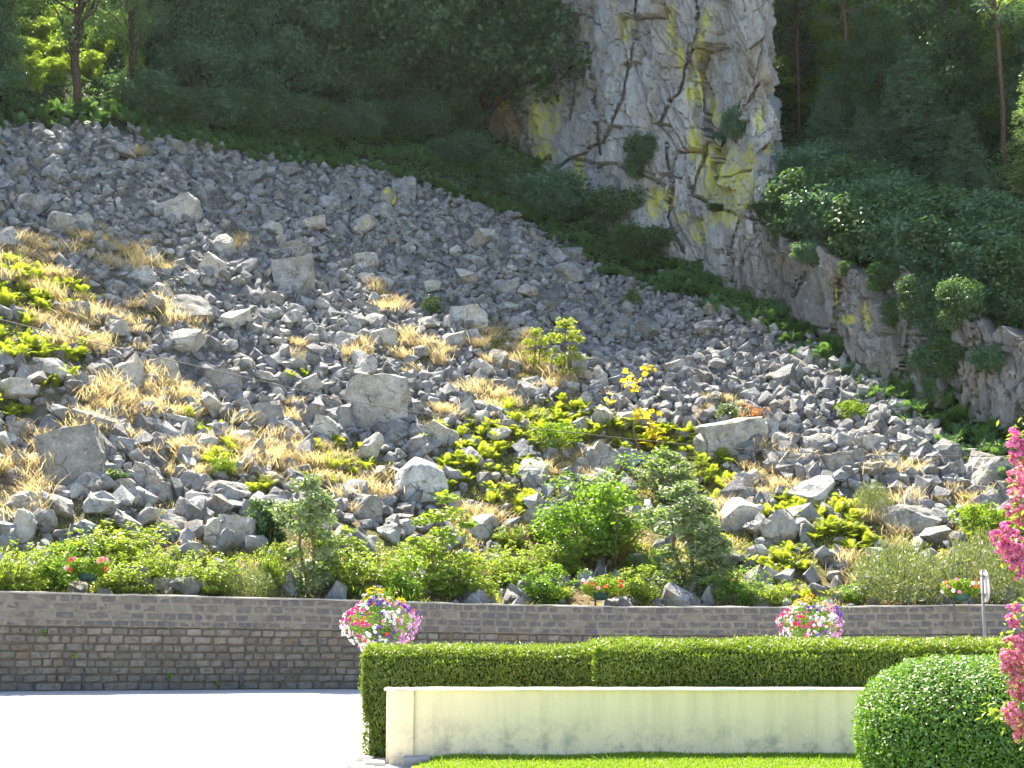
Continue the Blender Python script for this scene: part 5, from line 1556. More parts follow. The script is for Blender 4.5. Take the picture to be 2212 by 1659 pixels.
# ------------------------------------------------------------------ white garden wall
m, t, out = nodes('painted_render'); P = wpos(t)
mp = N(t, 'ShaderNodeMapping'); mp.inputs['Scale'].default_value = (1, 1, 0.10); t.links.new(P, mp.inputs['Vector'])
sep = N(t, 'ShaderNodeSeparateXYZ'); t.links.new(P, sep.inputs[0])
streak = noise(t, mp.outputs[0], 5.5, 6, 0.65)
fine = noise(t, P, 40, 4, 0.6); blot = noise(t, P, 3.4, 8, 0.72)
c = mix(t, ramp(t, streak, [(0.42, 0.0), (0.72, 0.75)]), (0.90, 0.735, 0.49), (0.70, 0.585, 0.37))
c = mix(t, 1.0, c, ramp(t, fine, [(0.3, 0.94), (0.7, 1.03)]), 'MULTIPLY')
lowm = ramp(t, mth(t, 'MULTIPLY', sep.outputs[2], 1.0), [(0.10, 1.0), (0.36, 0.85), (0.72, 0.0)])
mold = mth(t, 'MULTIPLY', lowm, ramp(t, blot, [(0.48, 0.0), (0.65, 0.65)]))
c = mix(t, mold, c, (0.25, 0.245, 0.20))
principled(t, out, c, 0.8, bump(t, mth(t, 'ADD', fine, mth(t, 'MULTIPLY', blot, 0.6)), 0.3, 0.012), 0.25)
M['render'] = m
M['white_cap'] = plain('white_cap', (0.82, 0.80, 0.72), 0.7, 0.3, 0.06, 6, 0.2)
wy0, wx0, wx1, wh = 21.6, -1.83, 12.5, 1.11
gw = thing('garden_wall', 'low cream painted garden wall with stained face and white top', 'wall', (0, 0, 0))
bf = Buf()
ns_ = 60
xs_ = np.linspace(wx0, wx1, ns_)
bf.add(*box(wx0 + 0.36, wx1, wy0, wy0 + 0.20, -0.4, wh - 0.032)); bf.build('wall_panel', M['render'], gw)
# end pier, cut obliquely so that its end looks to the road
def prism(poly, z0_, z1_):
    n = len(poly); V = np.array([[x, y, z0_] for x, y in poly] + [[x, y, z1_] for x, y in poly])
    return V, [np.array([[i, (i + 1) % n, n + (i + 1) % n, n + i] for i in range(n)]), np.array([list(range(n - 1, -1, -1))]), np.array([list(range(n, 2 * n))])]
bf = Buf(); bf.add(*prism([(wx0, wy0 - 0.05), (wx0 + 0.358, wy0 - 0.05), (wx0 + 0.358, wy0 + 0.24), (wx0 - 0.075, wy0 + 0.24), (wx0 - 0.055, wy0 + 0.16), (wx0 - 0.028, wy0 + 0.155), (wx0 - 0.018, wy0 + 0.06), (wx0 - 0.008, wy0 + 0.055)], -0.4, wh - 0.034))
bf.build('end_pier', M['render'], gw)
for xa, xb in ((wx0 - 0.09, wx0 + 0.40), (wx0 + 0.406, 1.9), (1.906, 5.3), (5.306, wx1)):
    n_ = 14; q_ = np.linspace(xa, xb, n_); gk = np.random.default_rng(int((xa + 9) * 100))
    rows = [np.stack([q_, np.full(n_, yy_) + 0.004 * gk.normal(size=n_), np.full(n_, zz_) + 0.002 * gk.normal(size=n_)], 1) for yy_, zz_ in ((wy0 - 0.055, wh - 0.03), (wy0 - 0.06, wh - 0.008), (wy0 - 0.05, wh), (wy0 + 0.25, wh), (wy0 + 0.26, wh - 0.008), (wy0 + 0.255, wh - 0.03))]
    V = np.concatenate(rows); a_ = np.arange(n_ - 1)
    F_ = [np.stack([k_ * n_ + a_, k_ * n_ + a_ + 1, ((k_ + 1) % 6) * n_ + a_ + 1, ((k_ + 1) % 6) * n_ + a_], 1) for k_ in range(6)]
    bf = Buf(); bf.add(V, [np.concatenate(F_), np.array([[k_ * n_ for k_ in range(6)], [k_ * n_ + n_ - 1 for k_ in range(5, -1, -1)]])]); bf.build('coping', M['white_cap'], gw)
# stone block at the pier's foot and kerb stones by the road
M['kerb'] = plain('kerb_stone', (0.50, 0.45, 0.39), 0.9, 0.15, 0.18, 5, 0.5)
me = bevel_box_mesh('foot_stone', 0.42, 0.3, 0.22, 0.03, plain('grey_stone', (0.26, 0.25, 0.25), 0.9, 0.15, 0.25, 6, 0.5))
o = link('foot_stone', me); o.location = (wx0 + 0.42, wy0 - 0.24, 0.03); tag(o, 'grey stone block at the foot of the garden wall end', 'stone')
for i, (x, y, sx, sy, rz, lab) in enumerate([(-2.05, 21.5, 0.32, 0.3, 0.1, 'pinkish kerb stone against the end of the garden wall'), (-2.30, 21.15, 0.3, 0.26, 0.25, 'pinkish kerb stone at the road side, next to the first'), (-2.12, 20.75, 0.34, 0.3, 0.2, 'pinkish kerb stone nearest to the bottom of the picture'), (-2.24, 22.05, 0.28, 0.24, 0.0, 'small pale kerb stone below the hedge end')]):
    o = link('kerb_stone', bevel_box_mesh('kerb_stone', sx, sy, 0.13, 0.03, M['kerb'])); o.location = (x, y, 0.0); o.rotation_euler = (0, 0.03, rz); tag(o, lab, 'kerb stone', 'kerb stones at the wall end')

# ------------------------------------------------------------------ lawn
gx_ = np.linspace(-1.45, 14, 160); gy_ = np.linspace(8, wy0 - 0.002, 120)
LX, LY = np.meshgrid(gx_, gy_)
def lawn_z(X, Y):
    P = np.stack([X.ravel(), Y.ravel(), X.ravel() * 0], 1)
    return (0.045 + 0.075 * smooth((X + 1.5) / 0.8) + 0.03 * fbm(P, 0.5, 2, 3).reshape(X.shape) - 0.05 * smooth((X - 0.2) / 1.2) * smooth((wy0 - Y) / 0.8) * 0)
LZ = lawn_z(LX, LY)
ii = np.arange(119)[:, None] * 160 + np.arange(159)[None, :]
m, t, out = nodes('lawn_soil'); P = wpos(t); f = noise(t, P, 9, 5, 0.6)
principled(t, out, ramp(t, f, [(0.3, (0.08, 0.14, 0.014)), (0.7, (0.15, 0.21, 0.02))]), 0.95, bump(t, f, 0.6, 0.02), 0.1)
o = Buf().add(np.stack([LX, LY, LZ], -1).reshape(-1, 3), np.stack([ii, ii + 1, ii + 161, ii + 160], -1).reshape(-1, 4)).build('lawn', m, smooth=True)
tag(o, 'bright mown lawn in front of the garden wall', None, kind='structure')
g = np.random.default_rng(91); n = 60000
X = g.uniform(-1.5, 9, n); Y = wy0 - 0.01 - 2.4 * g.random(n) ** 1.2
keep = X > -1.38 + 0.25 * g.random(n); X, Y = X[keep], Y[keep]; n = len(X)
Z = lawn_z(X, Y)
L_ = 0.05 * g.uniform(0.6, 1.5, n) * (1 + 1.2 * (g.random(n) > 0.985))
bf = Buf(); leaves(bf, np.stack([X, Y, Z + L_ * 0.4], 1), g.normal(size=(n, 3)), L_, 0.010, np.clip(g.normal(0.5, 0.25, n), 0, 1), g, 0, np.stack([g.normal(0, 0.45, n), g.normal(0, 0.45, n), np.ones(n)], 1))
tag(bf.build('grass', M['lawn_grass']), 'blades of the mown lawn', None, kind='stuff')

# ------------------------------------------------------------------ clipped hedge
def hedge(x0, x1, y0, y1, h, label, seed, left_end=False):
    g = np.random.default_rng(seed)
    r = thing('hedge', label, 'hedge', (x0, y0, 0), 0, 'clipped hedge behind the garden wall')
    zb = -0.45
    core = Buf(); core.add(*box(0.10, x1 - x0 - 0.0, 0.10, y1 - y0 - 0.10, zb, h - 0.12)); core.build('filler_core', plain('hedge_core', (0.022, 0.028, 0.010), 1.0, 0.0, 0.3, 9), r)  # near-black filler box stands in for the dark inside, stops see-through
    bf = Buf(); w, d = x1 - x0, y1 - y0
    def side(n, fn, nrm):
        a, b_ = g.random(n), g.random(n)
        P = fn(a, b_)
        Q = P + [x0, 0, 0]
        lump = 0.05 * fbm(Q, 1.6, 3, seed) + 0.03 * g.normal(size=n) - 0.03 * g.random(n)
        P = P + np.asarray(nrm) * lump[:, None]
        L_ = 0.068 * g.uniform(0.6, 1.35, n)
        leaves(bf, P, np.asarray(nrm) * 0.7 + g.normal(0, 0.55, (n, 3)), L_, L_ * 0.30, np.clip(0.5 + 0.25 * fbm(Q, 1.1, 3, seed + 5) + g.normal(0, 0.2, n), 0, 1), g, 0.05, np.asarray(nrm) * 0.5 + [0, 0, 0.7] + g.normal(0, 0.5, (n, 3)))
    dens = 4200
    hw = h - zb
    rnd = lambda a: np.minimum(a, 1)
    side(int(dens * w * 0.95 * hw * 0.75), lambda a, b_: np.stack([a * w, np.full_like(a, 0.02) + 0.06 * (b_ > 0.96), zb + 0.45 + b_ * (h - 0.45 - zb - 0.06)], 1), (0, -1, 0))
    side(int(dens * w * d * 1.0), lambda a, b_: np.stack([a * w, 0.03 + b_ * (d - 0.05), np.full_like(a, h) + 0.03 * np.sin(b_ * 3.14) - 0.05 * (b_ < 0.06)], 1), (0, 0, 1))
    side(int(dens * w * 0.3 * hw), lambda a, b_: np.stack([a * w, np.full_like(a, d), zb + 0.9 + b_ * (hw - 0.9)], 1), (0, 1, 0))
    if left_end:
        side(int(dens * 1.6 * d * hw), lambda a, b_: np.stack([0.03 + 0.38 * smooth((0.55 - b_) / 0.55) * np.ones_like(a), a * d, zb + 0.3 + b_ * (hw - 0.33)], 1), (-1, 0, 0))
    # loose shoots standing out of the top
    n = int(w * 60)
    P = np.stack([g.random(n) * w, g.random(n) * d, h + g.random(n) * 0.07], 1)
    leaves(bf, P, g.normal(size=(n, 3)), 0.12 + 0.12 * (g.random(n) > 0.93), 0.02, g.random(n), g, 0, g.normal(0, 0.3, (n, 3)) + [0, 0, 1])
    bf.build('foliage', M['hedge'], r)
    return r
hedge(-2.33, 1.25, 22.40, 23.75, 1.62, 'clipped hedge section at the road end, up to the upright seam', 15, True)
hedge(1.27, 11.5, 22.18, 24.0, 1.72, 'longer clipped hedge section right of the upright seam', 16, True)

# ------------------------------------------------------------------ round clipped bush
bx_, by_, brx, bry, bh = 5.24, 16.4, 1.27, 1.2, 1.80
r = thing('round_bush', 'big round clipped evergreen bush with small glossy leaves', 'bush', (bx_, by_, 0))
g = np.random.default_rng(17)
bm = bmesh.new(); bmesh.ops.create_uvsphere(bm, u_segments=32, v_segments=20, radius=1)
V = np.array([v.co[:] for v in bm.verts]); V *= np.array([brx - 0.14, bry - 0.14, bh * 0.5 - 0.05]) * (1 + 0.03 * fbm(V, 1.5, 2, 5))[:, None]
for v, p in zip(bm.verts, V): v.co = (p[0], p[1], p[2] + bh * 0.5 - 0.06)
me = bpy.data.meshes.new('filler_core'); bm.to_mesh(me); bm.free(); me.materials.append(plain('bush_core', (0.016, 0.028, 0.008), 1.0, 0.0, 0.3, 9)); link('filler_core', me, r)  # dark filler ball added under the leaves so nothing shows through
n = 62000; d = sphere_pts(n, g); d = d[(d[:, 2] > -0.75)]; n = len(d)
sup = (np.abs(d) ** 2.6).sum(1) ** (-1 / 2.6)
lump = 1 + 0.035 * fbm(d, 2.2, 3, 8) + 0.02 * g.normal(size=n) - 0.07 * g.random(n) ** 2
P = d * (sup * lump)[:, None] * [brx, bry, bh * 0.5] * 0.98 + [0, 0, bh * 0.5]
bf = Buf(); L_ = 0.044 * g.uniform(0.65, 1.35, n)
leaves(bf, P, d * 0.6 + g.normal(0, 0.55, (n, 3)) + [0, 0, 0.25], L_, L_ * 0.58, np.clip(g.normal(0.5, 0.25, n), 0, 1), g, 0.10)
bf.build('foliage', M['bush'], r)

# ------------------------------------------------------------------ petunia baskets on posts
def flower_mat(name, col, trans=0.3):
    return leaf_mat(name, tuple(c * 0.85 for c in col), col, trans, 0.02, 0.5, col)
FM = {k: flower_mat('petal_' + k, c) for k, c in dict(white=(0.78, 0.76, 0.80), magenta=(0.55, 0.03, 0.25), purple=(0.13, 0.035, 0.36), lilac=(0.60, 0.30, 0.58), orange=(0.75, 0.18, 0.06), yellow=(0.80, 0.52, 0.01), pink=(0.80, 0.32, 0.42), red=(0.70, 0.05, 0.04), eye=(0.12, 0.02, 0.14)).items()}
M['post'] = plain('post_metal', (0.07, 0.075, 0.08), 0.5, 0.4, 0.1)
M['bowl'] = plain('bowl_green', (0.008, 0.045, 0.036), 0.5, 0.4, 0.1)
def blossoms(buf, eye, C, Nn, r, g):
    """open trumpet flowers: a six-sided disc dished towards a darker eye"""
    n = len(C); Nn = unit(Nn)
    a = unit(np.cross(Nn, g.normal(size=(n, 3)))); b_ = np.cross(Nn, a)
    th = np.arange(6) * math.pi / 3
    rr = r * g.uniform(0.8, 1.2, n)
    ring = C[:, None] + rr[:, None, None] * (np.cos(th)[None, :, None] * a[:, None] + np.sin(th)[None, :, None] * b_[:, None]) * (1 + 0.12 * g.normal(size=(n, 6, 1)))
    ctr = C - Nn * (rr * 0.45)[:, None]
    V = np.concatenate([ring, ctr[:, None]], 1).reshape(-1, 3)
    k = np.arange(n)[:, None, None] * 7
    Fq = (k + np.array([[i, (i + 1) % 6, 6] for i in range(6)])[None]).reshape(-1, 3)
    buf.add(V, Fq, np.repeat(g.random(n), 7))
    if eye is not None:
        e = C - Nn * (rr * 0.16)[:, None]
        ring = e[:, None] + rr[:, None, None] * 0.30 * (np.cos(th)[None, :, None] * a[:, None] + np.sin(th)[None, :, None] * b_[:, None])
        eye.add(ring.reshape(-1, 3), np.arange(6 * n).reshape(n, 6), 0.5)

def petunia_basket(x, y, d, w, h, label, seed):
    g = np.random.default_rng(seed)
    q = ray(x, y); q = q / q[1] * d; X, Z = float(q[0]), float(q[2] + EYE)
    rw, rh = w * d / F / 2, h * d / F / 2
    zg = float(Zroad(np.array(X), np.array(d)))
    r = thing('flower_basket', label, 'flower basket', (X, d, zg), 0, 'petunia baskets on posts in front of the stone wall')
    zc = Z - zg
    bf = Buf(); bf.add(*tube([[0, 0, -0.3], [0, 0, zc - rh * 0.4]], 0.038, 10)); bf.add(*tube([[0, 0, zc - rh * 0.4], [0, 0, zc + rh * 1.05]], 0.016, 8)); bf.build('post', M['post'], r, True)
    th = np.linspace(0, 1, 7); prof = np.stack([0.26 * np.sin(th * 1.5) + 0.03, -0.20 * np.cos(th * 1.5)], 1)
    V = np.array([[p[0] * math.cos(a), p[0] * math.sin(a), zc - rh * 0.3 + p[1]] for p in prof for a in np.linspace(0, 6.283, 20, endpoint=False)])
    ii = np.arange(6)[:, None] * 20; jj = np.arange(20)[None]
    bf = Buf(); bf.add(V, np.stack([ii + jj, ii + (jj + 1) % 20, ii + 20 + (jj + 1) % 20, ii + 20 + jj], -1).reshape(-1, 4)); bf.build('bowl', M['bowl'], r, True)
    def shell(n, zlo=-1, zhi=1):
        dd = sphere_pts(n * 3, g); dd = dd[(dd[:, 2] > zlo) & (dd[:, 2] < zhi)][:n]
        prof_ = 1 - 0.42 * np.clip(dd[:, 2], 0, 1) ** 1.3 - 0.12 * np.clip(-dd[:, 2], 0, 1)
        lum = 1 + 0.20 * fbm(dd, 2.0, 3, seed)
        return dd, np.stack([dd[:, 0] * rw * prof_ * 1.05, dd[:, 1] * rw * prof_, dd[:, 2] * rh], 1) * lum[:, None] + [0, 0, zc]
    n = 4200; dd, P = shell(n); P = [0, 0, zc] + (P - [0, 0, zc]) * (g.uniform(0.3, 0.88, len(P)) ** 0.6)[:, None]
    bf = Buf(); leaves(bf, P, dd + g.normal(0, 0.5, dd.shape) + [0, 0, 0.3], 0.06 * g.uniform(0.6, 1.3, len(P)), 0.03, np.clip(g.normal(0.5, 0.25, len(P)), 0, 1), g, 0.1)
    n = 160; tip = np.stack([g.normal(0.1 * rw, 0.4 * rw, n), g.normal(0, 0.35 * rw, n), zc + rh * g.uniform(0.55, 1.12, n)], 1)
    leaves(bf, tip, g.normal(size=(n, 3)), 0.16, 0.014, g.random(n), g, 0, g.normal(0, 0.25, (n, 3)) + [0, 0, 1])
    tag(bf.build('foliage', M['shrub'], r), None, None, kind='stuff')
    dd, P = shell(1700)
    P[:, 2] -= np.where(dd[:, 2] < -0.25, rh * 0.28 * g.random(len(dd)) * (fbm(dd, 2.6, 2, seed + 4) > -0.1), 0)
    seeds = [((-0.55, -0.75, 0.05), 'magenta'), ((-0.35, -0.85, -0.2), 'magenta'), ((-0.85, -0.4, 0.3), 'white'), ((-0.9, -0.3, -0.15), 'white'), ((-0.55, -0.6, -0.6), 'white'), ((-0.15, -0.8, -0.6), 'white'), ((0.1, -0.95, 0.15), 'white'), ((0.2, -0.85, -0.5), 'purple'), ((0.75, -0.5, 0.45), 'purple'), ((-0.05, -0.8, 0.6), 'purple'), ((0.7, -0.65, -0.15), 'lilac'), ((0.95, -0.2, -0.1), 'lilac'), ((0.6, -0.6, -0.5), 'lilac'), ((0.5, -0.5, 0.7), 'pink'), ((-0.6, -0.5, 0.6), 'white'), ((-0.75, -0.4, 0.55), 'magenta'), ((0.4, -0.85, 0.2), 'white'), ((-0.3, -0.3, 0.9), 'yellow'), ((0.2, -0.3, 0.92), 'yellow'), ((0, 0.3, 0.9), 'yellow'), ((0.5, 0.8, 0.1), 'lilac'), ((-0.5, 0.8, 0.1), 'magenta'), ((0, 0.9, -0.4), 'white'), ((0, 0.9, 0.3), 'purple')]
    S_ = unit(np.array([q_[0] for q_ in seeds]) + g.normal(0, 0.08, (len(seeds), 3)))
    near = np.argmax(dd @ S_.T + g.normal(0, 0.05, (len(dd), len(seeds))), 1)
    cl = np.array([seeds[k_][1] for k_ in near], object)
    v = dd[:, 2]; rnd = g.random(len(dd))
    cl[rnd > 0.96] = 'orange'; cl[rnd < 0.05] = 'white'; cl[(rnd < 0.08) & (rnd > 0.05)] = 'red'
    keep = (g.random(len(dd)) < np.where(v > 0.62, 0.45, 0.68)) & (fbm(dd, 3.0, 3, seed + 9) > -0.30 + 0.25 * np.clip(v, 0, 1))
    eye = Buf()
    for c_ in ('white', 'magenta', 'purple', 'lilac', 'pink', 'yellow', 'orange', 'red'):
        mk = (cl == c_) & keep
        if mk.sum():
            bf = Buf(); out_ = unit(dd[mk] + [0, 0, 0.15] + g.normal(0, 0.3, (mk.sum(), 3)))
            blossoms(bf, eye if c_ in ('white', 'lilac') else None, P[mk] * 1.0 + out_ * 0.03, out_, 0.038, g)
            tag(bf.build('petunias', FM[c_], r), c_ + ' petunia blossoms' if c_ != 'yellow' else 'yellow blossoms at the top', None, kind='stuff')
    tag(eye.build('flower_eyes', FM['eye'], r), None, None, kind='stuff')
petunia_basket(821, 1338, 29.5, 150, 118, 'large mixed petunia basket on a post left of the hedge end', 41)
petunia_basket(1752, 1342, 34, 132, 92, 'smaller mixed petunia basket on a post right of the hedge middle', 42)

# geranium planters on posts behind the wall top
def planter(x, ybowl, ytop, d, w, label, seed, arch, cols):
    g = np.random.default_rng(seed); mpp = d / F
    q = ray(x, ybowl); q = q / q[1] * d; X, Z = float(q[0]), float(q[2] + EYE)
    zb = float(Zt(X)) - 0.3
    r = thing('flower_planter', label, 'planter', (X, d, zb), 0, 'geranium planters on posts along the wall')
    zc = Z - zb; zt_ = zc + (ybowl - ytop) * mpp
    bf = Buf()
    if arch:
        a = arch * mpp
        bf.add(*tube([[-a, 0, -0.2], [-a, 0, zc - 0.12]], 0.03, 8)); bf.add(*tube([[-a, 0, zc - 0.12], [-a, 0, zt_ - 0.22], [-a * 0.75, 0, zt_ - 0.14], [a * 0.9, 0, zt_], [a * 0.9, 0, zc]], 0.022, 8))
    else:
        bf.add(*tube([[0.02, 0.02, -0.2], [0.05, 0.02, zt_]], 0.024, 8))
    bf.build('post', M['post'], r, True)
    prof = [(0.05, -0.22), (0.20, -0.20), (0.27, -0.08), (0.30, 0.04), (0.32, 0.05), (0.30, 0.06)]
    V = np.array([[p[0] * math.cos(a), p[0] * math.sin(a), zc + p[1]] for p in prof for a in np.linspace(0, 6.283, 18, endpoint=False)])
    ii = np.arange(5)[:, None] * 18; jj = np.arange(18)[None]
    bf = Buf(); bf.add(V, np.stack([ii + jj, ii + (jj + 1) % 18, ii + 18 + (jj + 1) % 18, ii + 18 + jj], -1).reshape(-1, 4)); bf.build('bowl', M['bowl'], r, True)
    rw = w * mpp / 2
    n = 2600; dd = sphere_pts(n, g); P = dd * (g.uniform(0.3, 1, n) ** 0.5)[:, None] * [rw, rw * 0.8, rw * 0.50] + [0, 0, zc + rw * 0.30]
    P = P[~((P[:, 1] < 0.1) & (np.abs(P[:, 0]) < 0.22) & (P[:, 2] < zc + 0.02))]; n = len(P)
    bf = Buf(); leaves(bf, P, g.normal(0, 0.6, (n, 3)) + [0, -0.2, 0.7], 0.075, 0.055, np.clip(g.normal(0.45, 0.25, n), 0, 1), g, 0.1)
    tag(bf.build('foliage', M['lawn_grass'], r), None, None, kind='stuff')
    for c_, k in cols:
        bf = Buf()
        for j in range(k):
            a = g.uniform(0, 6.28); e = g.uniform(-0.45, 0.9)
            c0 = np.array([math.cos(a) * rw * math.cos(e), math.sin(a) * rw * 0.8 * math.cos(e) - 0.05, zc + rw * 0.34 + math.sin(e) * rw * 0.55])
            m_ = 12; o_ = sphere_pts(m_, g)
            blossoms(bf, None, c0 + o_ * 0.055, o_, 0.032, g)
        tag(bf.build('blossoms', FM[c_], r), c_ + ' geranium blossoms', None, kind='stuff')
planter(190, 1240, 1157, 39.6, 92, 'left flower planter with pink and orange blossoms in a green bowl', 51, 0, (('orange', 6), ('pink', 7), ('white', 4), ('red', 2)))
planter(1298, 1282, 1222, 45.6, 90, 'middle flower planter with red and coral blossoms before the brambles', 52, 12, (('red', 8), ('orange', 6), ('pink', 5), ('white', 3)))
planter(2076, 1284, 1212, 44.4, 84, 'right flower planter with an arched bracket next to the road sign', 53, 16, (('white', 8), ('orange', 7), ('pink', 7)))

# ------------------------------------------------------------------ road sign seen from behind
d = 40.5
q = ray(2122, 1266); q = q / q[1] * d
zg = float(Zroad(np.array(q[0]), np.array(d)))
sg = thing('road_sign', 'round road sign on a grey post, seen almost edge-on from behind', 'road sign', (float(q[0]), d, zg))
zc = float(q[2] + EYE) - zg
M['zinc'] = plain('galvanised_steel', (0.15, 0.15, 0.15), 0.45, 0.5, 0.1, 12)
M['sign_back'] = plain('sign_back', (0.42, 0.42, 0.41), 0.5, 0.4, 0.05)
bf = Buf(); bf.add(*tube([[0, 0, -0.6], [0, 0, zc + 0.44]], 0.045, 12)); bf.build('post', M['zinc'], sg, True)
th = np.linspace(0, 2 * math.pi, 40, endpoint=False)
ya = R(92)
ex = np.array([math.cos(ya), -math.sin(ya), 0]) ; nx_ = np.array([math.sin(ya), math.cos(ya), 0])
def disc(buf, rad, off0, off1, cx=0.0):
    V = []
    for off in (off0, off1):
        V += [nx_ * off + ex * (rad * math.cos(a) + cx) + np.array([0, 0, zc + rad * math.sin(a)]) for a in th]
    n = 40; i = np.arange(n)
    buf.add(np.array(V), [np.stack([i, (i + 1) % n, n + (i + 1) % n, n + i], 1), np.array([list(range(n - 1, -1, -1)), list(range(n, 2 * n))])])
bf = Buf(); disc(bf, 0.45, 0.075, 0.083); bf.build('plate', M['sign_back'], sg)
bf = Buf()
pts = [nx_ * 0.079 + ex * (0.455 * math.cos(a)) + np.array([0, 0, zc + 0.455 * math.sin(a)]) for a in np.linspace(0, 2 * math.pi, 41)]
bf.add(*tube(pts, 0.016, 6, False)); bf.build('rim', M['zinc'], sg, True)
bf = Buf(); disc(bf, 0.45, 0.085, 0.0875); bf.build('face', plain('sign_face', (0.45, 0.03, 0.03), 0.4, 0.5, 0.03), sg)
for dz in (-0.26, 0.26):
    bf = Buf(); bf.add(*tube([[0, 0, zc + dz], [0, 0, zc + dz + 0.05]], 0.055, 12)); bf.build('clamp', M['zinc'], sg)
    bf = Buf(); bf.add(*tube([ex * -0.3 + nx_ * 0.062 + [0, 0, zc + dz + 0.02], ex * 0.3 + nx_ * 0.062 + [0, 0, zc + dz + 0.02]], 0.014, 6)); bf.build('rail', M['zinc'], sg)

# ------------------------------------------------------------------ pink flowering shrub at the right edge
PK = dict(a=leaf_mat('petal_deep_pink', (0.52, 0.08, 0.26), (0.78, 0.26, 0.50), 0.35, 0.02, 0.5, (0.75, 0.2, 0.45)), b=leaf_mat('petal_soft_pink', (0.50, 0.10, 0.22), (0.78, 0.34, 0.44), 0.35, 0.02, 0.5, (0.75, 0.26, 0.42)))
D = 12.6
def at(x, y, d):
    q = ray(x, y); q = q / q[1] * d; return np.array([q[0], q[1], q[2] + EYE])
tp = at(2380, 1700, D + 0.3)
pk = thing('flowering_shrub', 'pink flowering shrub with blossom clusters leaning in from the right edge', 'shrub', (float(tp[0]), float(tp[1]), 0.05))
org = np.array([tp[0], tp[1], 0.05])
g = np.random.default_rng(71)
tb, lb = Buf(), Buf()
wood(tb, (0, 0, -0.2), (0.05, 0.05, 1.2), 0.05, 0.04, g, 5, 0.03, 0, 8)
clus = [(2198, 952, 26, 30, 'a', 0.0), (2203, 985, 22, 20, 'a', 0.0), (2212, 1040, 36, 40, 'b', 0.1), (2200, 1085, 36, 36, 'b', 0.0), (2215, 1120, 26, 40, 'b', 0.1), (2170, 1160, 34, 32, 'a', -0.1), (2188, 1190, 40, 30, 'a', 0.0), (2206, 1220, 26, 40, 'a', 0.0), (2190, 1330, 14, 26, 'a', 0.0), (2196, 1395, 28, 36, 'b', -0.1), (2180, 1430, 28, 30, 'b', 0.0), (2200, 1455, 36, 40, 'b', 0.0), (2205, 1500, 20, 20, 'b', 0.05), (2195, 1545, 26, 34, 'b', -0.1), (2205, 1575, 24, 30, 'b', 0.0), (2240, 1000, 40, 40, 'a', 0.3), (2250, 1160, 40, 50, 'a', 0.3), (2270, 900, 40, 40, 'a', 0.3)]
for (x, y, rx_, ry_, c_, dd_) in clus:
    c0 = at(x, y, D + dd_) - org; s = D / F
    st = np.array([0.05, 0.05, min(1.2, max(0.4, c0[2] * 0.5))])
    mid = (st + c0) / 2 + [0.15, 0.1, 0.12]
    tb.add(*tube(np.array([st, mid, c0]), [0.016, 0.011, 0.006], 5))
    bf = Buf(); k = int(rx_ * ry_ * 0.022) + 8
    for j in range(k):
        o_ = sphere_pts(1, g)[0] * g.random() ** 0.4
        cc = c0 + o_ * [rx_ * s, 0.7 * rx_ * s, ry_ * s]
        m_ = 16; dd = sphere_pts(m_, g)
        leaves(bf, cc + dd * 0.026, dd + g.normal(0, 0.3, dd.shape), 0.036, 0.032, np.clip(g.normal(0.5, 0.3, m_), 0, 1), g, -0.15)
    tag(bf.build('blossom_cluster', PK[c_], pk), None, None)
    n = 46; P = c0 + g.normal(0, 1, (n, 3)) * [rx_ * s * 1.1, 0.10, ry_ * s * 0.8] + [0.10, 0.05, 0.02]
    leaves(lb, P, g.normal(0, 0.5, (n, 3)) + [0, 0, 0.8], 0.075, 0.030, g.random(n), g, 0.08)
for (x, y) in ((2165, 1535), (2150, 1542), (2180, 1530), (2160, 1552), (2140, 1532), (2190, 1100), (2210, 1130)):
    c0 = at(x, y, D) - org; n = 12
    leaves(lb, c0 + g.normal(0, 0.05, (n, 3)), g.normal(0, 0.5, (n, 3)) + [0, 0, 0.8], 0.085, 0.026, g.random(n), g, 0.05)
tb.add(*tube(np.array([[0.05, 0.05, 0.6], at(2230, 1545, D) - org, at(2140, 1540, D) - org]), [0.012, 0.007, 0.003], 5))
tb.build('branches', M['twig'], pk, True)
lb.build('foliage', M['bramble'], pk)

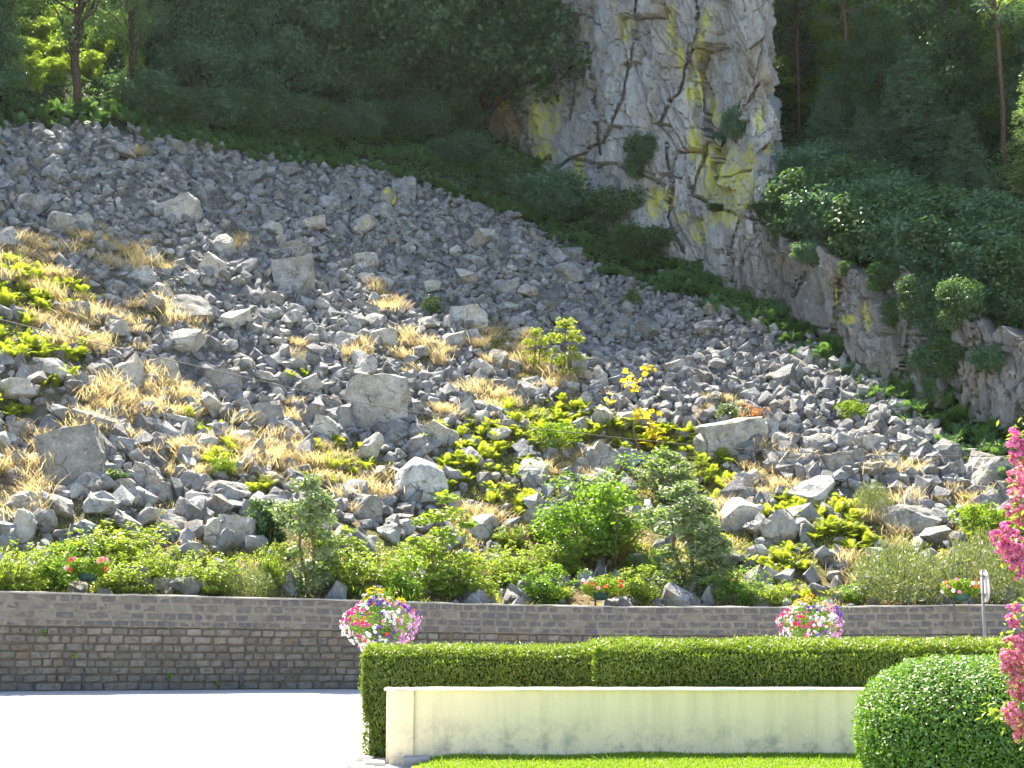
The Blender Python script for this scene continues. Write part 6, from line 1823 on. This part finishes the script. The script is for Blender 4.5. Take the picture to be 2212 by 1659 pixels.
# bleached sticks lying on the rocks
for (pts, lab) in [([(975, 728), (982, 740), (984, 756)], 'bleached stick standing beside the rounded mottled boulder'), ([(930, 1020), (960, 1035), (975, 1030)], 'bleached twig above the white rounded boulder'), ([(590, 1170), (610, 1150), (640, 1148)], 'pale root arching beside the dark ivy')]:
    P = np.array([hit(*p) + np.array([0, -0.15, 0.35]) for p in pts])
    bf = Buf(); bf.add(*tube(P, [0.03, 0.022, 0.012], 6)); tag(bf.build('dead_branch', M['dead_wood'], smooth=True), lab, 'dead branch', 'dead branches on the slope')
# dark tubes filling the upright slots at the wall foot
for s_, lab in zip(SLOTS, ('dark tube in the first upright slot of the wall foot', 'dark tube in the second upright slot of the wall foot')):
    x, y, th_ = on_wall(s_)
    bf = Buf(); bf.add(*tube([[x, y + 0.03, float(Zt(x)) - WALL_H - 0.1], [x, y + 0.03, float(Zt(x)) - WALL_H + 0.5]], 0.035, 8))
    tag(bf.build('slot_tube', M['post'], smooth=True), lab, 'dark tube', 'dark tubes at the wall foot')

# ------------------------------------------------------------------ thin haze added, mostly to stand in for lens glare
hb = Buf(); hb.add(*box(-75, 75, -20, 175, -2.3, 112))
hm, t, out = nodes('haze')
pv = N(t, 'ShaderNodeVolumePrincipled')
pv.inputs['Color'].default_value = (0.84, 0.92, 1.0, 1)
pv.inputs['Density'].default_value = 0.000055
pv.inputs['Anisotropy'].default_value = 0.5
t.links.new(pv.outputs[0], out.inputs['Volume'])
tag(hb.build('haze', hm), 'thin haze over the slope, standing in for lens glare', None, kind='stuff')

for o in list(scene.objects):
    if o.parent is None and (o.get('group') or '') in ('trees deep in the left hand wood', 'trees of the sunlit clearing', 'lit trees of the right hand wood', 'dark trees of the right hand wood', 'thicket above the lower rock band'):
        k_ = 1.0 if 'thicket' in o['group'] else 3.0
        x_, y_ = project(o.location.x, o.location.y, o.location.z + k_)
        adj_ = {'trees deep in the left hand wood': 'dark woodland tree', 'trees of the sunlit clearing': 'bright leaved tree', 'lit trees of the right hand wood': 'bright backlit broadleaf', 'dark trees of the right hand wood': 'dark shaded broadleaf', 'thicket above the lower rock band': 'dark thicket bush'}[o['group']]
        place_label(o, adj_, float(x_), max(10.0, float(y_)), o['group'])

finish_labels()
print('objects', len(bpy.data.objects), 'tris', sum(len(m_.loop_triangles) if False else sum(1 for _ in ()) for m_ in bpy.data.meshes))
